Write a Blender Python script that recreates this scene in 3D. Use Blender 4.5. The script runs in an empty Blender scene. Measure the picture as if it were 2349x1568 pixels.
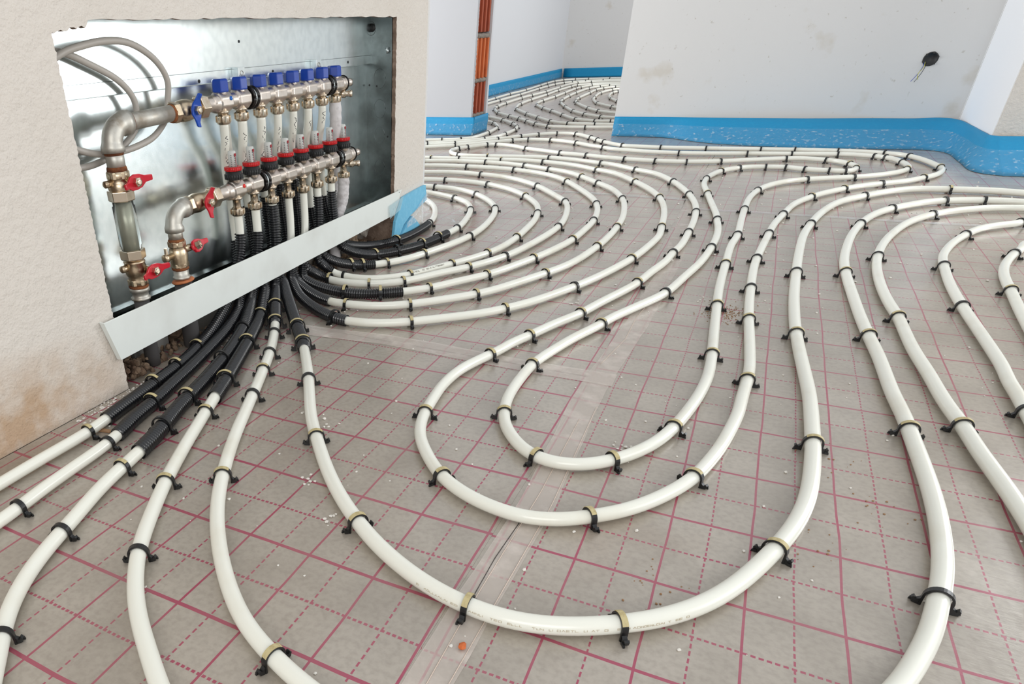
import bpy, bmesh, math, random, json
from mathutils import Vector, Matrix, noise
random.seed(7)
SC = bpy.context.scene
COL = SC.collection
PI = math.pi
# ---------------------------------------------------------------- camera
cam = bpy.data.cameras.new('camera'); co = bpy.data.objects.new('camera', cam); COL.objects.link(co)
R_ = Vector((0.85090112, 0.52320839, -0.04711972)); U_ = Vector((-0.24366387, 0.47254962, 0.84695028)); F_ = Vector((-0.4653979, 0.70918957, -0.52957998))
m = Matrix((R_, U_, -F_)).transposed().to_4x4(); m.translation = Vector((0.62380224, -0.91901167, 0.60481998))
co.matrix_world = m
cam.sensor_width = 36; cam.sensor_fit = 'HORIZONTAL'; cam.lens = 1567.79 / 2349 * 36
cam.shift_x = (1174.5 - 730.08) / 2349; cam.shift_y = (1066.5 - 784) / 2349
cam.clip_start = 0.02; cam.clip_end = 60
SC.camera = co
# ---------------------------------------------------------------- world, lamps, exposure
w = bpy.data.worlds.new('world'); SC.world = w; w.use_nodes = True
bg = w.node_tree.nodes['Background']; bg.inputs[0].default_value = (0.94, 0.97, 1, 1); bg.inputs[1].default_value = 0.80
def area(name, loc, target, sx, sy, power, col):
    l = bpy.data.lights.new(name, 'AREA'); l.shape = 'RECTANGLE'; l.size = sx; l.size_y = sy; l.energy = power; l.color = col
    o = bpy.data.objects.new(name, l); COL.objects.link(o); o.location = loc
    o.rotation_euler = (Vector(target) - Vector(loc)).to_track_quat('-Z', 'Y').to_euler(); return o
area('window_light_right', (2.75, 3.34, 0.95), (1.9, 0.5, 0.35), 1.9, 1.5, 85, (0.96, 0.985, 1))
area('window_light_side', (3.6, 0.9, 1.2), (0, 0.7, 0.3), 1.8, 1.3, 20, (1, 0.985, 0.96))
area('window_light_corridor', (-2.9, 2.7, 1.0), (1.2, 3.6, 0.3), 1.6, 1.5, 56, (0.97, 0.985, 1))
area('area_light_far', (1.5, 7.0, 1.3), (-1.5, 7.0, 0.2), 2.4, 1.4, 60, (0.98, 0.99, 1))  # unseen area lamp right of the far room, aimed at its left side
area('window_light_behind', (1.6, -2.6, 1.5), (0.2, 1.0, 0.1), 2.0, 1.2, 34, (1, 0.975, 0.94))
SC.view_settings.view_transform = 'Standard'; SC.view_settings.look = 'None'; SC.view_settings.gamma = 1; SC.view_settings.exposure = 0.0
SC.view_settings.use_curve_mapping = False

# ---------------------------------------------------------------- materials
def s2l(c): return tuple(((x / 255) / 12.92 if x <= 10 else (((x / 255) + 0.055) / 1.055) ** 2.4) for x in c) + (1,)
MATS = {}
def mat(name, rgb, rough=0.5, metal=0.0, spec=0.5, **kw):
    if name in MATS: return MATS[name]
    M = bpy.data.materials.new(name); M.use_nodes = True; nt = M.node_tree; b = nt.nodes['Principled BSDF']
    c = s2l(rgb); b.inputs['Base Color'].default_value = c; b.inputs['Roughness'].default_value = rough
    b.inputs['Metallic'].default_value = metal; b.inputs['Specular IOR Level'].default_value = spec
    N = nt.nodes; L = nt.links
    tc = N.new('ShaderNodeTexCoord')
    if 'trans' in kw: b.inputs['Transmission Weight'].default_value = kw['trans']; b.inputs['IOR'].default_value = kw.get('ior', 1.45)
    if 'sss' in kw: b.inputs['Subsurface Weight'].default_value = kw['sss']; b.inputs['Subsurface Radius'].default_value = (0.01, 0.011, 0.008); b.inputs['Subsurface Scale'].default_value = 1
    if 'alpha' in kw: b.inputs['Alpha'].default_value = kw['alpha']
    if 'coat' in kw: b.inputs['Coat Weight'].default_value = kw['coat']; b.inputs['Coat Roughness'].default_value = 0.12
    cur = None
    for (rgb2, scale, lo, hi, amt) in kw.get('spots', []):          # stains and wear with a shape of their own
        n = N.new('ShaderNodeTexNoise'); n.inputs['Scale'].default_value = scale; n.inputs['Detail'].default_value = 6; L.new(tc.outputs['Object'], n.inputs['Vector'])
        r = N.new('ShaderNodeMapRange'); r.inputs[1].default_value = lo; r.inputs[2].default_value = hi; r.inputs[4].default_value = amt; L.new(n.outputs[0], r.inputs[0])
        mx = N.new('ShaderNodeMix'); mx.data_type = 'RGBA'; L.new(r.outputs[0], mx.inputs[0])
        if cur is None: mx.inputs[6].default_value = c
        else: L.new(cur, mx.inputs[6])
        mx.inputs[7].default_value = s2l(rgb2); cur = mx.outputs[2]
    if cur is not None: L.new(cur, b.inputs['Base Color'])
    M['_'] = 1
    bn = None
    for (scale, strength, dist) in kw.get('bump', []):
        n = N.new('ShaderNodeTexNoise'); n.inputs['Scale'].default_value = scale; n.inputs['Detail'].default_value = 5; L.new(tc.outputs['Object'], n.inputs['Vector'])
        bp = N.new('ShaderNodeBump'); bp.inputs['Strength'].default_value = strength; bp.inputs['Distance'].default_value = dist; L.new(n.outputs[0], bp.inputs['Height'])
        if bn: L.new(bn, bp.inputs['Normal'])
        bn = bp.outputs[0]
    if bn: L.new(bn, b.inputs['Normal'])
    MATS[name] = M; return M
plaster_l = mat('plaster_warm', (220, 213, 204), 0.9, spots=[((208, 200, 188), 3, 0.45, 0.75, 0.6)], bump=[(70, 0.75, 0.005), (240, 0.6, 0.002)])
plaster = mat('plaster_grey', (220, 219, 217), 0.92, spots=[((196, 186, 168), 5, 0.63, 0.72, 0.45), ((175, 168, 155), 45, 0.68, 0.74, 0.5)], bump=[(90, 0.25, 0.002)])
plaster_w = mat('plaster_white', (214, 216, 219), 0.9, bump=[(120, 0.15, 0.001)])
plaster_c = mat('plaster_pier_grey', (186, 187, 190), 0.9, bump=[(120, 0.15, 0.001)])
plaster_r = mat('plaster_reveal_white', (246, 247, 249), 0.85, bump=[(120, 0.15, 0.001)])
rawedge = mat('raw_plaster_edge', (150, 128, 112), 0.95, spots=[((110, 90, 76), 30, 0.4, 0.6, 0.8)], bump=[(70, 0.8, 0.006)])
concrete = mat('screed_base', (120, 114, 106), 0.9)
pipe_m = mat('cream_pipe', (237, 237, 226), 0.27, coat=0.3, spots=[((216, 208, 186), 9, 0.55, 0.8, 0.5)])
sleeve_m = mat('black_corrugated_plastic', (26, 27, 30), 0.2, spec=0.75)
clip_m = mat('black_clip_plastic', (20, 21, 22), 0.38)
strip_m = mat('tan_tape_strip', (196, 182, 136), 0.6, spots=[((150, 130, 86), 120, 0.5, 0.7, 0.7)])
nickel = mat('brushed_nickel', (214, 204, 194), 0.34, 1.0, spots=[((150, 130, 112), 30, 0.55, 0.8, 0.6)], bump=[(400, 0.1, 0.0004)])
nickel_b = mat('nickel_fitting', (216, 202, 182), 0.22, 1.0, spots=[((146, 116, 80), 40, 0.5, 0.75, 0.6)])
brass = mat('tarnished_brass', (214, 196, 168), 0.33, 1.0, spots=[((112, 76, 50), 40, 0.45, 0.7, 0.8)], bump=[(160, 0.3, 0.001)])
steel = mat('galvanised_pipe', (198, 195, 186), 0.46, 0.75, spots=[((140, 122, 98), 25, 0.48, 0.72, 0.7), ((215, 214, 208), 60, 0.55, 0.7, 0.5)], bump=[(140, 0.25, 0.001)])
rust = mat('rust', (138, 82, 44), 0.9, spots=[((88, 48, 28), 60, 0.4, 0.6, 0.8)], bump=[(220, 0.6, 0.002)])
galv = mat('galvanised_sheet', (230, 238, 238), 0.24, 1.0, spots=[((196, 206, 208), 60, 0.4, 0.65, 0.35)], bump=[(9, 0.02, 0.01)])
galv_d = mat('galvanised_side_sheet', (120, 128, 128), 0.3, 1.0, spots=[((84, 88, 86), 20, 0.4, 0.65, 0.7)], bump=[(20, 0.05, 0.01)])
red_p = mat('red_plastic', (196, 24, 28), 0.3); red_h = mat('red_painted_handle', (198, 22, 44), 0.28)
blue_p = mat('blue_plastic', (16, 62, 158), 0.33); blue_h = mat('blue_painted_handle', (10, 70, 170), 0.28)
black_p = mat('black_plastic', (30, 30, 31), 0.45)
rubber = mat('black_rubber_ring', (22, 18, 18), 0.25)
white_p = mat('white_metal_strip', (230, 235, 231), 0.35, spots=[((205, 206, 200), 7, 0.5, 0.75, 0.5)])
mglass = mat('frosted_meter_glass', (232, 234, 230), 0.12, trans=0.35, ior=1.2)
glass = mat('clear_glass', (240, 246, 244), 0.03, trans=0.96, ior=1.15)
conduit = mat('grey_cable', (184, 178, 170), 0.45)
foam = mat('blue_edge_foam', (0, 138, 188), 0.6, spots=[((20, 156, 200), 70, 0.5, 0.8, 0.4)], bump=[(150, 0.35, 0.002)])
foam_l = mat('pale_blue_foam', (112, 188, 222), 0.5, spots=[((140, 205, 232), 60, 0.45, 0.75, 0.6)], bump=[(150, 0.3, 0.002)])
wrap = mat('white_woven_wrap', (212, 208, 208), 0.75, spots=[((150, 142, 140), 40, 0.55, 0.7, 0.7)], bump=[(50, 0.7, 0.004)])
brick_m = mat('orange_clay_brick', (206, 112, 62), 0.85, spots=[((176, 86, 48), 15, 0.45, 0.7, 0.6)], bump=[(90, 0.3, 0.002)])
brick_d = mat('red_clay_brick', (170, 84, 56), 0.85, spots=[((140, 62, 42), 15, 0.45, 0.7, 0.6)], bump=[(90, 0.3, 0.002)])
mortar = mat('grey_mortar', (148, 140, 130), 0.95, spots=[((110, 100, 90), 30, 0.4, 0.6, 0.6)], bump=[(80, 0.8, 0.006)])
rawcore = mat('dark_masonry', (108, 94, 84), 0.95, spots=[((70, 56, 48), 16, 0.4, 0.6, 0.8)], bump=[(60, 0.9, 0.01)])
rubble_m = mat('brown_rubble', (132, 112, 92), 0.95, spots=[((84, 62, 48), 20, 0.4, 0.6, 0.8)], bump=[(60, 0.9, 0.01)])
orange_d = mat('orange_putty', (196, 120, 76), 0.8, spots=[((150, 86, 52), 60, 0.5, 0.7, 0.7)])
ink = mat('black_marker_ink', (46, 46, 54), 0.6); ink2 = mat('faded_print', (128, 122, 110), 0.6)
dotb = mat('blue_dot', (0, 98, 190), 0.4); dotr = mat('red_dot', (226, 44, 34), 0.4); redin = mat('dark_red_float', (150, 16, 30), 0.4)
wh = mat('white_fleck', (226, 222, 214), 0.8); wood = mat('wood_chip', (158, 122, 90), 0.8); oranged = mat('orange_crumb', (204, 106, 56), 0.8)
bluew = mat('blue_wire', (30, 60, 170), 0.4); yelw = mat('yellow_green_wire', (196, 190, 40), 0.4); blkw = mat('black_wire', (20, 20, 20), 0.4)

def film(name, rgb, op, rough=0.12, bump=(40, 0.8, 0.01), streak=0.0, lo=0.5, hi=0.72):
    M = bpy.data.materials.new(name); M.use_nodes = True; nt = M.node_tree; N = nt.nodes; L = nt.links
    out = N['Material Output']; b = N['Principled BSDF']; b.inputs['Base Color'].default_value = s2l(rgb); b.inputs['Roughness'].default_value = rough
    tr = N.new('ShaderNodeBsdfTransparent'); mx = N.new('ShaderNodeMixShader'); tc = N.new('ShaderNodeTexCoord')
    n = N.new('ShaderNodeTexNoise'); n.inputs['Scale'].default_value = bump[0]; n.inputs['Detail'].default_value = 4; L.new(tc.outputs['Object'], n.inputs[0])
    bp = N.new('ShaderNodeBump'); bp.inputs['Strength'].default_value = bump[1]; bp.inputs['Distance'].default_value = bump[2]; L.new(n.outputs[0], bp.inputs['Height']); L.new(bp.outputs[0], b.inputs['Normal'])
    r = N.new('ShaderNodeMapRange'); r.inputs[1].default_value = lo; r.inputs[2].default_value = hi; r.inputs[3].default_value = op; r.inputs[4].default_value = min(1, op + streak); L.new(n.outputs[0], r.inputs[0])
    L.new(r.outputs[0], mx.inputs[0]); L.new(tr.outputs[0], mx.inputs[1]); L.new(b.outputs[0], mx.inputs[2]); L.new(mx.outputs[0], out.inputs[0])
    return M
film_m = film('clear_film', (226, 238, 242), 0.06, 0.12, (52, 1.0, 0.02), 0.45, 0.57, 0.72)  # streaks of higher opacity stand in for bright highlights on the crinkles
film_c = film('crinkled_film', (244, 247, 250), 0.22, 0.16, (60, 1.0, 0.02), 0.6)  # denser white streaks paint the crinkle highlights into the film
film_b = film('pale_blue_film', (178, 214, 226), 0.5, 0.3, (30, 0.4, 0.01), 0.1)
tape_m = film('clear_tape', (228, 217, 208), 0.40, 0.2, (22, 0.5, 0.004), 0.3)
tape_w = film('white_tape', (226, 226, 228), 0.3, 0.22, (22, 0.4, 0.004), 0.3)

def foil(name, px, py, ox, oy, wl=0.0034):
    """silver grey grid foil: solid crimson lines every px / py metres, dashed lines half way between"""
    M = bpy.data.materials.new(name); M.use_nodes = True; nt = M.node_tree; N = nt.nodes; L = nt.links; b = N['Principled BSDF']
    tc = N.new('ShaderNodeTexCoord'); sp = N.new('ShaderNodeSeparateXYZ')
    # slight waviness of the printed lines
    wn = N.new('ShaderNodeTexNoise'); wn.inputs['Scale'].default_value = 4; wn.inputs['Detail'].default_value = 2; L.new(tc.outputs['Object'], wn.inputs[0])
    ws = N.new('ShaderNodeVectorMath'); ws.operation = 'SUBTRACT'; ws.inputs[1].default_value = (0.5, 0.5, 0.5); L.new(wn.outputs['Color'], ws.inputs[0])
    wm = N.new('ShaderNodeVectorMath'); wm.operation = 'MULTIPLY_ADD'; wm.inputs[1].default_value = (0.008, 0.010, 0); L.new(ws.outputs[0], wm.inputs[0]); L.new(tc.outputs['Object'], wm.inputs[2])
    L.new(wm.outputs[0], sp.inputs[0])
    def mth(op, a, bb=None, cc=None):
        n = N.new('ShaderNodeMath'); n.operation = op
        for i, v in enumerate((a, bb, cc)):
            if v is None: continue
            if isinstance(v, (int, float)): n.inputs[i].default_value = v
            else: L.new(v, n.inputs[i])
        return n.outputs[0]
    def axis(o, p, off, width, shift):
        t = mth('ADD', mth('DIVIDE', mth('SUBTRACT', o, off), p), 100.5 + shift)
        d = mth('MULTIPLY', mth('ABSOLUTE', mth('SUBTRACT', mth('FRACT', t), 0.5)), p)
        return mth('LESS_THAN', d, width / 2)
    X, Y = sp.outputs[0], sp.outputs[1]
    k = py / px
    sx = axis(X, px, ox, wl * 0.8, 0); sy = axis(Y, py, oy, wl * k * 0.85, 0)
    dx = axis(X, px, ox, wl * 0.62, 0.5); dy = axis(Y, py, oy, wl * k * 0.62, 0.5)
    dashy = mth('GREATER_THAN', mth('FRACT', mth('ADD', mth('DIVIDE', Y, py / 13), 100)), 0.36)
    dashx = mth('GREATER_THAN', mth('FRACT', mth('ADD', mth('DIVIDE', X, px / 13), 100)), 0.36)
    line = mth('MAXIMUM', mth('MAXIMUM', sx, sy), mth('MAXIMUM', mth('MULTIPLY', dx, dashy), mth('MULTIPLY', dy, dashx)))
    # worn print
    n2 = N.new('ShaderNodeTexNoise'); n2.inputs['Scale'].default_value = 7; n2.inputs['Detail'].default_value = 5; L.new(tc.outputs['Object'], n2.inputs[0])
    wear = N.new('ShaderNodeMapRange'); wear.inputs[1].default_value = 0.35; wear.inputs[2].default_value = 0.65; wear.inputs[3].default_value = 1.0; wear.inputs[4].default_value = 0.78; L.new(n2.outputs[0], wear.inputs[0])
    fac = mth('MULTIPLY', line, wear.outputs[0])
    base = N.new('ShaderNodeMix'); base.data_type = 'RGBA'; base.inputs[6].default_value = s2l((175, 166, 154)); base.inputs[7].default_value = s2l((157, 148, 136))
    rr = N.new('ShaderNodeMapRange'); rr.inputs[1].default_value = 0.4; rr.inputs[2].default_value = 0.7; L.new(n2.outputs[0], rr.inputs[0]); L.new(rr.outputs[0], base.inputs[0])
    # brownish dust smudges
    n3 = N.new('ShaderNodeTexNoise'); n3.inputs['Scale'].default_value = 2.6; n3.inputs['Detail'].default_value = 8; L.new(tc.outputs['Object'], n3.inputs[0])
    r3 = N.new('ShaderNodeMapRange'); r3.inputs[1].default_value = 0.62; r3.inputs[2].default_value = 0.74; r3.inputs[4].default_value = 0.45; L.new(n3.outputs[0], r3.inputs[0])
    dm = N.new('ShaderNodeMix'); dm.data_type = 'RGBA'; L.new(r3.outputs[0], dm.inputs[0]); L.new(base.outputs[2], dm.inputs[6]); dm.inputs[7].default_value = s2l((158, 140, 122))
    n4 = N.new('ShaderNodeTexNoise'); n4.inputs['Scale'].default_value = 120; n4.inputs['Detail'].default_value = 3; L.new(tc.outputs['Object'], n4.inputs[0])
    r4 = N.new('ShaderNodeMapRange'); r4.inputs[1].default_value = 0.3; r4.inputs[2].default_value = 0.7; r4.inputs[3].default_value = -0.12; r4.inputs[4].default_value = 0.30; L.new(n4.outputs[0], r4.inputs[0])
    dk = N.new('ShaderNodeMix'); dk.data_type = 'RGBA'; L.new(r4.outputs[0], dk.inputs[0]); L.new(dm.outputs[2], dk.inputs[6]); dk.inputs[7].default_value = s2l((122, 112, 100)); dm = dk
    mx = N.new('ShaderNodeMix'); mx.data_type = 'RGBA'; L.new(fac, mx.inputs[0]); L.new(dm.outputs[2], mx.inputs[6]); mx.inputs[7].default_value = s2l((160, 46, 80)); L.new(mx.outputs[2], b.inputs['Base Color'])
    b.inputs['Roughness'].default_value = 0.36; b.inputs['Metallic'].default_value = 0.15; b.inputs['Specular IOR Level'].default_value = 0.8; b.inputs['Coat Weight'].default_value = 0.65; b.inputs['Coat Roughness'].default_value = 0.17; b.inputs['Coat IOR'].default_value = 1.55
    b1 = N.new('ShaderNodeTexNoise'); b1.inputs['Scale'].default_value = 9; b1.inputs['Detail'].default_value = 6; L.new(tc.outputs['Object'], b1.inputs[0])
    mp = N.new('ShaderNodeMapping'); mp.inputs['Scale'].default_value = (1, 5, 1); L.new(tc.outputs['Object'], mp.inputs[0])
    b2 = N.new('ShaderNodeTexNoise'); b2.inputs['Scale'].default_value = 60; b2.inputs['Detail'].default_value = 3; L.new(mp.outputs[0], b2.inputs[0])
    p1 = N.new('ShaderNodeBump'); p1.inputs['Strength'].default_value = 0.45; p1.inputs['Distance'].default_value = 0.008; L.new(b1.outputs[0], p1.inputs['Height'])
    p2 = N.new('ShaderNodeBump'); p2.inputs['Strength'].default_value = 0.25; p2.inputs['Distance'].default_value = 0.001; L.new(b2.outputs[0], p2.inputs['Height']); L.new(p1.outputs[0], p2.inputs['Normal']); L.new(p2.outputs[0], b.inputs['Normal'])
    return M

# ---------------------------------------------------------------- mesh helpers
class MB:
    def __init__(s): s.v = []; s.f = []; s.flat = set()
    def add(s, vs, fs, flat=False):
        o = len(s.v); s.v += [Vector(p) for p in vs]
        if flat: s.flat.update(range(len(s.f), len(s.f) + len(fs)))
        s.f += [tuple(i + o for i in q) for q in fs]; return s
    def box(s, lo, hi):
        x0, y0, z0 = lo; x1, y1, z1 = hi
        return s.add([(x0,y0,z0),(x1,y0,z0),(x1,y1,z0),(x0,y1,z0),(x0,y0,z1),(x1,y0,z1),(x1,y1,z1),(x0,y1,z1)],
                     [(3,2,1,0),(4,5,6,7),(0,1,5,4),(1,2,6,5),(2,3,7,6),(3,0,4,7)], True)
    def tube(s, pts, rad, seg=14, caps=True):
        pts = [Vector(p) for p in pts]; n = len(pts)
        if not isinstance(rad, (list, tuple)): rad = [rad] * n
        tan = [(pts[min(i+1,n-1)] - pts[max(i-1,0)]).normalized() for i in range(n)]
        ref = Vector((0,0,1)) if abs(tan[0].z) < 0.9 else Vector((1,0,0))
        side = tan[0].cross(ref).normalized(); vs = []; fs = []
        for i in range(n):
            side = (side - tan[i] * side.dot(tan[i])).normalized(); up = side.cross(tan[i])
            for k in range(seg):
                a = 2*PI*k/seg; vs.append(pts[i] + (side*math.cos(a) + up*math.sin(a))*rad[i])
        for i in range(n-1):
            for k in range(seg):
                a = i*seg+k; b = i*seg+(k+1)%seg; fs.append((a, b, b+seg, a+seg))
        if caps: fs.append(tuple(range(seg))[::-1]); fs.append(tuple((n-1)*seg+k for k in range(seg)))
        return s.add(vs, fs)
    def lathe(s, o, ax, prof, seg=20, flat=False, rot=0.0):
        """prof: (distance along ax, radius)"""
        o = Vector(o); ax = Vector(ax).normalized(); ref = Vector((0,0,1)) if abs(ax.z) < 0.9 else Vector((0,1,0))
        u = ax.cross(ref).normalized(); v = ax.cross(u); vs = []; fs = []
        for (d, r) in prof:
            for k in range(seg):
                a = 2*PI*k/seg + rot; vs.append(o + ax*d + (u*math.cos(a) + v*math.sin(a))*max(r, 1e-5))
        n = len(prof)
        for i in range(n-1):
            for k in range(seg):
                a = i*seg+k; b = i*seg+(k+1)%seg; fs.append((a, a+seg, b+seg, b))
        fs.append(tuple(range(seg))); fs.append(tuple((n-1)*seg+k for k in range(seg))[::-1])
        return s.add(vs, fs, flat)
    def prism(s, poly, o, u, v, nrm, th):
        o, u, v, nrm = map(Vector, (o, u, v, nrm)); n = len(poly)
        vs = [o+u*a+v*b for a, b in poly] + [o+u*a+v*b+nrm*th for a, b in poly]
        return s.add(vs, [tuple(range(n))[::-1], tuple(range(n, 2*n))] + [(i, (i+1)%n, (i+1)%n+n, i+n) for i in range(n)], True)
    def build(s, name, material, parent=None, bevel=0, smooth=True):
        me = bpy.data.meshes.new(name); off = Vector((0,0,0)); p = parent
        while p is not None: off += p.location; p = p.parent
        me.from_pydata([tuple(q - off) for q in s.v], [], s.f); me.validate(); me.update()
        bm = bmesh.new(); bm.from_mesh(me); bmesh.ops.recalc_face_normals(bm, faces=bm.faces); bm.to_mesh(me); bm.free()
        if smooth:
            for i, q in enumerate(me.polygons): q.use_smooth = i not in s.flat
        me.materials.append(material)
        o = bpy.data.objects.new(name, me); COL.objects.link(o)
        if parent is not None: o.parent = parent
        if bevel:
            b = o.modifiers.new('bevel', 'BEVEL'); b.width = bevel; b.segments = 2; b.limit_method = 'ANGLE'
        return o
def thing(name, loc, label, cat, group=None):
    o = bpy.data.objects.new(name, None); o.empty_display_size = 0.02; COL.objects.link(o); o.location = loc
    return tag(o, label, cat, group)
def tag(o, label, cat, group=None, kind=None):
    o['label'] = label; o['category'] = cat
    if group: o['group'] = group
    if kind: o['kind'] = kind
    return o
def struct(o): o['kind'] = 'structure'; return o
def setorigin(o, loc):
    off = Vector(loc); o.data.transform(Matrix.Translation(-off)); o.location = off; return o

# ---------------------------------------------------------------- the setting
struct(MB().box((-4, -3.2, -0.08), (4.5, 10.4, -0.006)).build('floor', concrete))
XW = -0.421
# left wall: plastered front layer with the rough-edged opening, on a solid body
def jag(p, q, n, amp, seed):
    rnd = random.Random(seed); out = []
    for i in range(n):
        t = i / n; a = amp if i else 0
        out.append((p[0] + (q[0]-p[0])*t + rnd.uniform(-a, a), p[1] + (q[1]-p[1])*t + rnd.uniform(-a, a)))
    return out
HT = 1.35
poly = [(-3.2, 0)] + [(-0.034, 0)] + jag((-0.034, 0.004), (-0.036, 0.632), 130, 0.0018, 3) + jag((-0.036, 0.632), (0.045, 0.640), 14, 0.0025, 4) + jag((0.045, 0.648), (1.219, 0.6455), 50, 0.0015, 5) \
    + jag((1.219, 0.6455), (1.213, 0.0), 90, 0.002, 6) + [(1.213, 0), (1.44, 0), (1.44, HT), (-3.2, HT)]
def extrude_poly(poly, x0, x1, name, material, parent=None):
    from mathutils.geometry import tessellate_polygon
    b = bmesh.new(); vs = [b.verts.new((x0, y, z)) for y, z in poly]; b.faces.new(vs); b.normal_update()
    bmesh.ops.triangulate(b, faces=b.faces[:])
    r = bmesh.ops.extrude_face_region(b, geom=b.faces[:]); vv = [e for e in r['geom'] if isinstance(e, bmesh.types.BMVert)]
    bmesh.ops.translate(b, verts=vv, vec=(x1-x0, 0, 0)); bmesh.ops.recalc_face_normals(b, faces=b.faces)
    me = bpy.data.meshes.new(name); b.to_mesh(me); b.free(); me.materials.append(material); me.materials.append(rawedge)
    for q in me.polygons:
        if abs(q.normal.x) < 0.5: q.material_index = 1
    o = bpy.data.objects.new(name, me); COL.objects.link(o)
    if parent: o.parent = parent
    return o
wl = extrude_poly(poly, XW, XW-0.012, 'wall_left', plaster_l); struct(wl)
# moisture stain low on the wall: a material patch node keyed to its place
def add_stain(M, centre, rad, rgb, amt, lo=0.35, hi=0.7, scale=14):
    nt = M.node_tree; N = nt.nodes; L = nt.links; b = N['Principled BSDF']
    src = b.inputs['Base Color'].links[0].from_socket
    tc = N.new('ShaderNodeTexCoord'); sub = N.new('ShaderNodeVectorMath'); sub.operation = 'SUBTRACT'; sub.inputs[1].default_value = centre; L.new(tc.outputs['Object'], sub.inputs[0])
    sc = N.new('ShaderNodeVectorMath'); sc.operation = 'DIVIDE'; sc.inputs[1].default_value = rad; L.new(sub.outputs[0], sc.inputs[0])
    ln = N.new('ShaderNodeVectorMath'); ln.operation = 'LENGTH'; L.new(sc.outputs[0], ln.inputs[0])
    n = N.new('ShaderNodeTexNoise'); n.inputs['Scale'].default_value = scale; n.inputs['Detail'].default_value = 8; L.new(tc.outputs['Object'], n.inputs[0])
    r = N.new('ShaderNodeMapRange'); r.inputs[1].default_value = 1.0; r.inputs[2].default_value = 0.3; L.new(ln.outputs['Value'], r.inputs[0])
    r2 = N.new('ShaderNodeMapRange'); r2.inputs[1].default_value = lo; r2.inputs[2].default_value = hi; L.new(n.outputs[0], r2.inputs[0])
    mu = N.new('ShaderNodeMath'); mu.operation = 'MULTIPLY'; L.new(r.outputs[0], mu.inputs[0]); L.new(r2.outputs[0], mu.inputs[1])
    mu2 = N.new('ShaderNodeMath'); mu2.operation = 'MULTIPLY'; mu2.inputs[1].default_value = amt; L.new(mu.outputs[0], mu2.inputs[0])
    mx = N.new('ShaderNodeMix'); mx.data_type = 'RGBA'; L.new(mu2.outputs[0], mx.inputs[0]); L.new(src, mx.inputs[6]); mx.inputs[7].default_value = s2l(rgb); L.new(mx.outputs[2], b.inputs['Base Color'])
add_stain(plaster_l, (XW, -0.36, 0.05), (0.1, 0.42, 0.13), (184, 154, 124), 0.9, 0.2, 0.6, 20)
edge_poly = [(y, z) for y, z in poly]
we = extrude_poly([(-3.2, 0), (-0.03, 0), (-0.03, 0.68), (1.222, 0.68), (1.222, 0), (1.44, 0), (1.44, HT), (-3.2, HT)], XW-0.012, -0.541, 'wall_left_core', rawcore); struct(we)
wb = MB().box((-0.68, -3.2, 0), (-0.541, 1.44, HT)).build('wall_left_backing', mortar); struct(wb)
# end cap skin of the wall towards the corridor
struct(MB().box((-0.68, 1.44, 0), (XW, 1.452, HT)).build('trim_1', plaster))

# corridor pier with the broken brick jamb
struct(MB().box((-3.4, 3.93, 0), (-1.192, 3.957, 2.2)).build('wall_corridor_front', plaster_c))
struct(MB().box((-3.4, 3.957, 0), (-1.240, 4.192, 2.2)).build('wall_corridor_core', mortar))
struct(MB().box((-3.4, 4.192, 0), (-1.185, 4.22, 2.2)).build('wall_corridor_rear', plaster_w))
# far room
struct(MB().box((-2.30, 4.221, 0), (-2.135, 9.75, 2.2)).build('wall_far_left', plaster_w))
struct(MB().box((-2.30, 9.72, 0), (1.6, 9.9, 2.2)).build('wall_far', plaster))
struct(MB().box((1.6, 4.2, 0), (1.75, 9.9, 0.3)).build('wall_far_right', plaster_w))
# facing wall, reveal pier, wall on the right
struct(MB().box((-0.303, 4.03, 0), (1.40, 4.22, 2.0)).build('wall_back', plaster))
pr = MB().prism([(1.343, 4.03), (1.383, 3.40), (3.6, 3.40), (3.6, 4.22), (1.343, 4.22)], (0,0,0), (1,0,0), (0,1,0), (0,0,1), 2.0).build('wall_pier', plaster_r); struct(pr)
struct(MB().box((1.386, 3.388, 0), (3.6, 3.40, 2.0)).build('wall_pier_front', plaster_l))
struct(MB().box((1.3435, 4.018, 0.0), (1.352, 4.03, 2.0)).build('trim_2', rawedge))

# ---------------------------------------------------------------- grid foil sheets on the floor
def sheet(pts, ang, px, py, ox, oy, label, name='insulation_foil_sheet', z=0.0, wl=0.0036):
    o = Vector(pts[0]).to_3d() if False else Vector((0, 0, 0))
    mb = MB(); n = len(pts); ca, sa = math.cos(-ang), math.sin(-ang)
    loc = [(x*ca - y*sa, x*sa + y*ca) for x, y in pts]
    mb.add([(x, y, -0.006) for x, y in loc] + [(x, y, 0) for x, y in loc], [tuple(range(n))[::-1], tuple(range(n, 2*n))] + [(i, (i+1)%n, (i+1)%n+n, i+n) for i in range(n)], True)
    ob = mb.build(name, foil('grid_foil', px, py, ox, oy, wl)); ob.rotation_euler = (0, 0, ang); ob.location = (0, 0, z)
    return tag(ob, label, 'insulation sheet', 'grid foil sheets covering the floor')
T0 = 0.0127
sheet([(-0.54, -0.03), (-0.419, -0.03), (-0.419, -1.6), (0.408, -1.6), (0.408, 0.427), (-0.54, 0.427)], T0, 0.1, 0.15855, 0, 0, 'grey red-gridded foil sheet in the left foreground below the white strip', wl=0.0042)
sheet([(0.4082, -1.6), (4.4, -1.6), (4.4, 2.07), (0.3555, 2.07), (0.4082, 0.43)], 0.0127+0.01, 0.1, 0.15855, 0.5171, 0.3102, 'grey red-gridded foil sheet in the right foreground under the long straight pipe runs')
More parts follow.
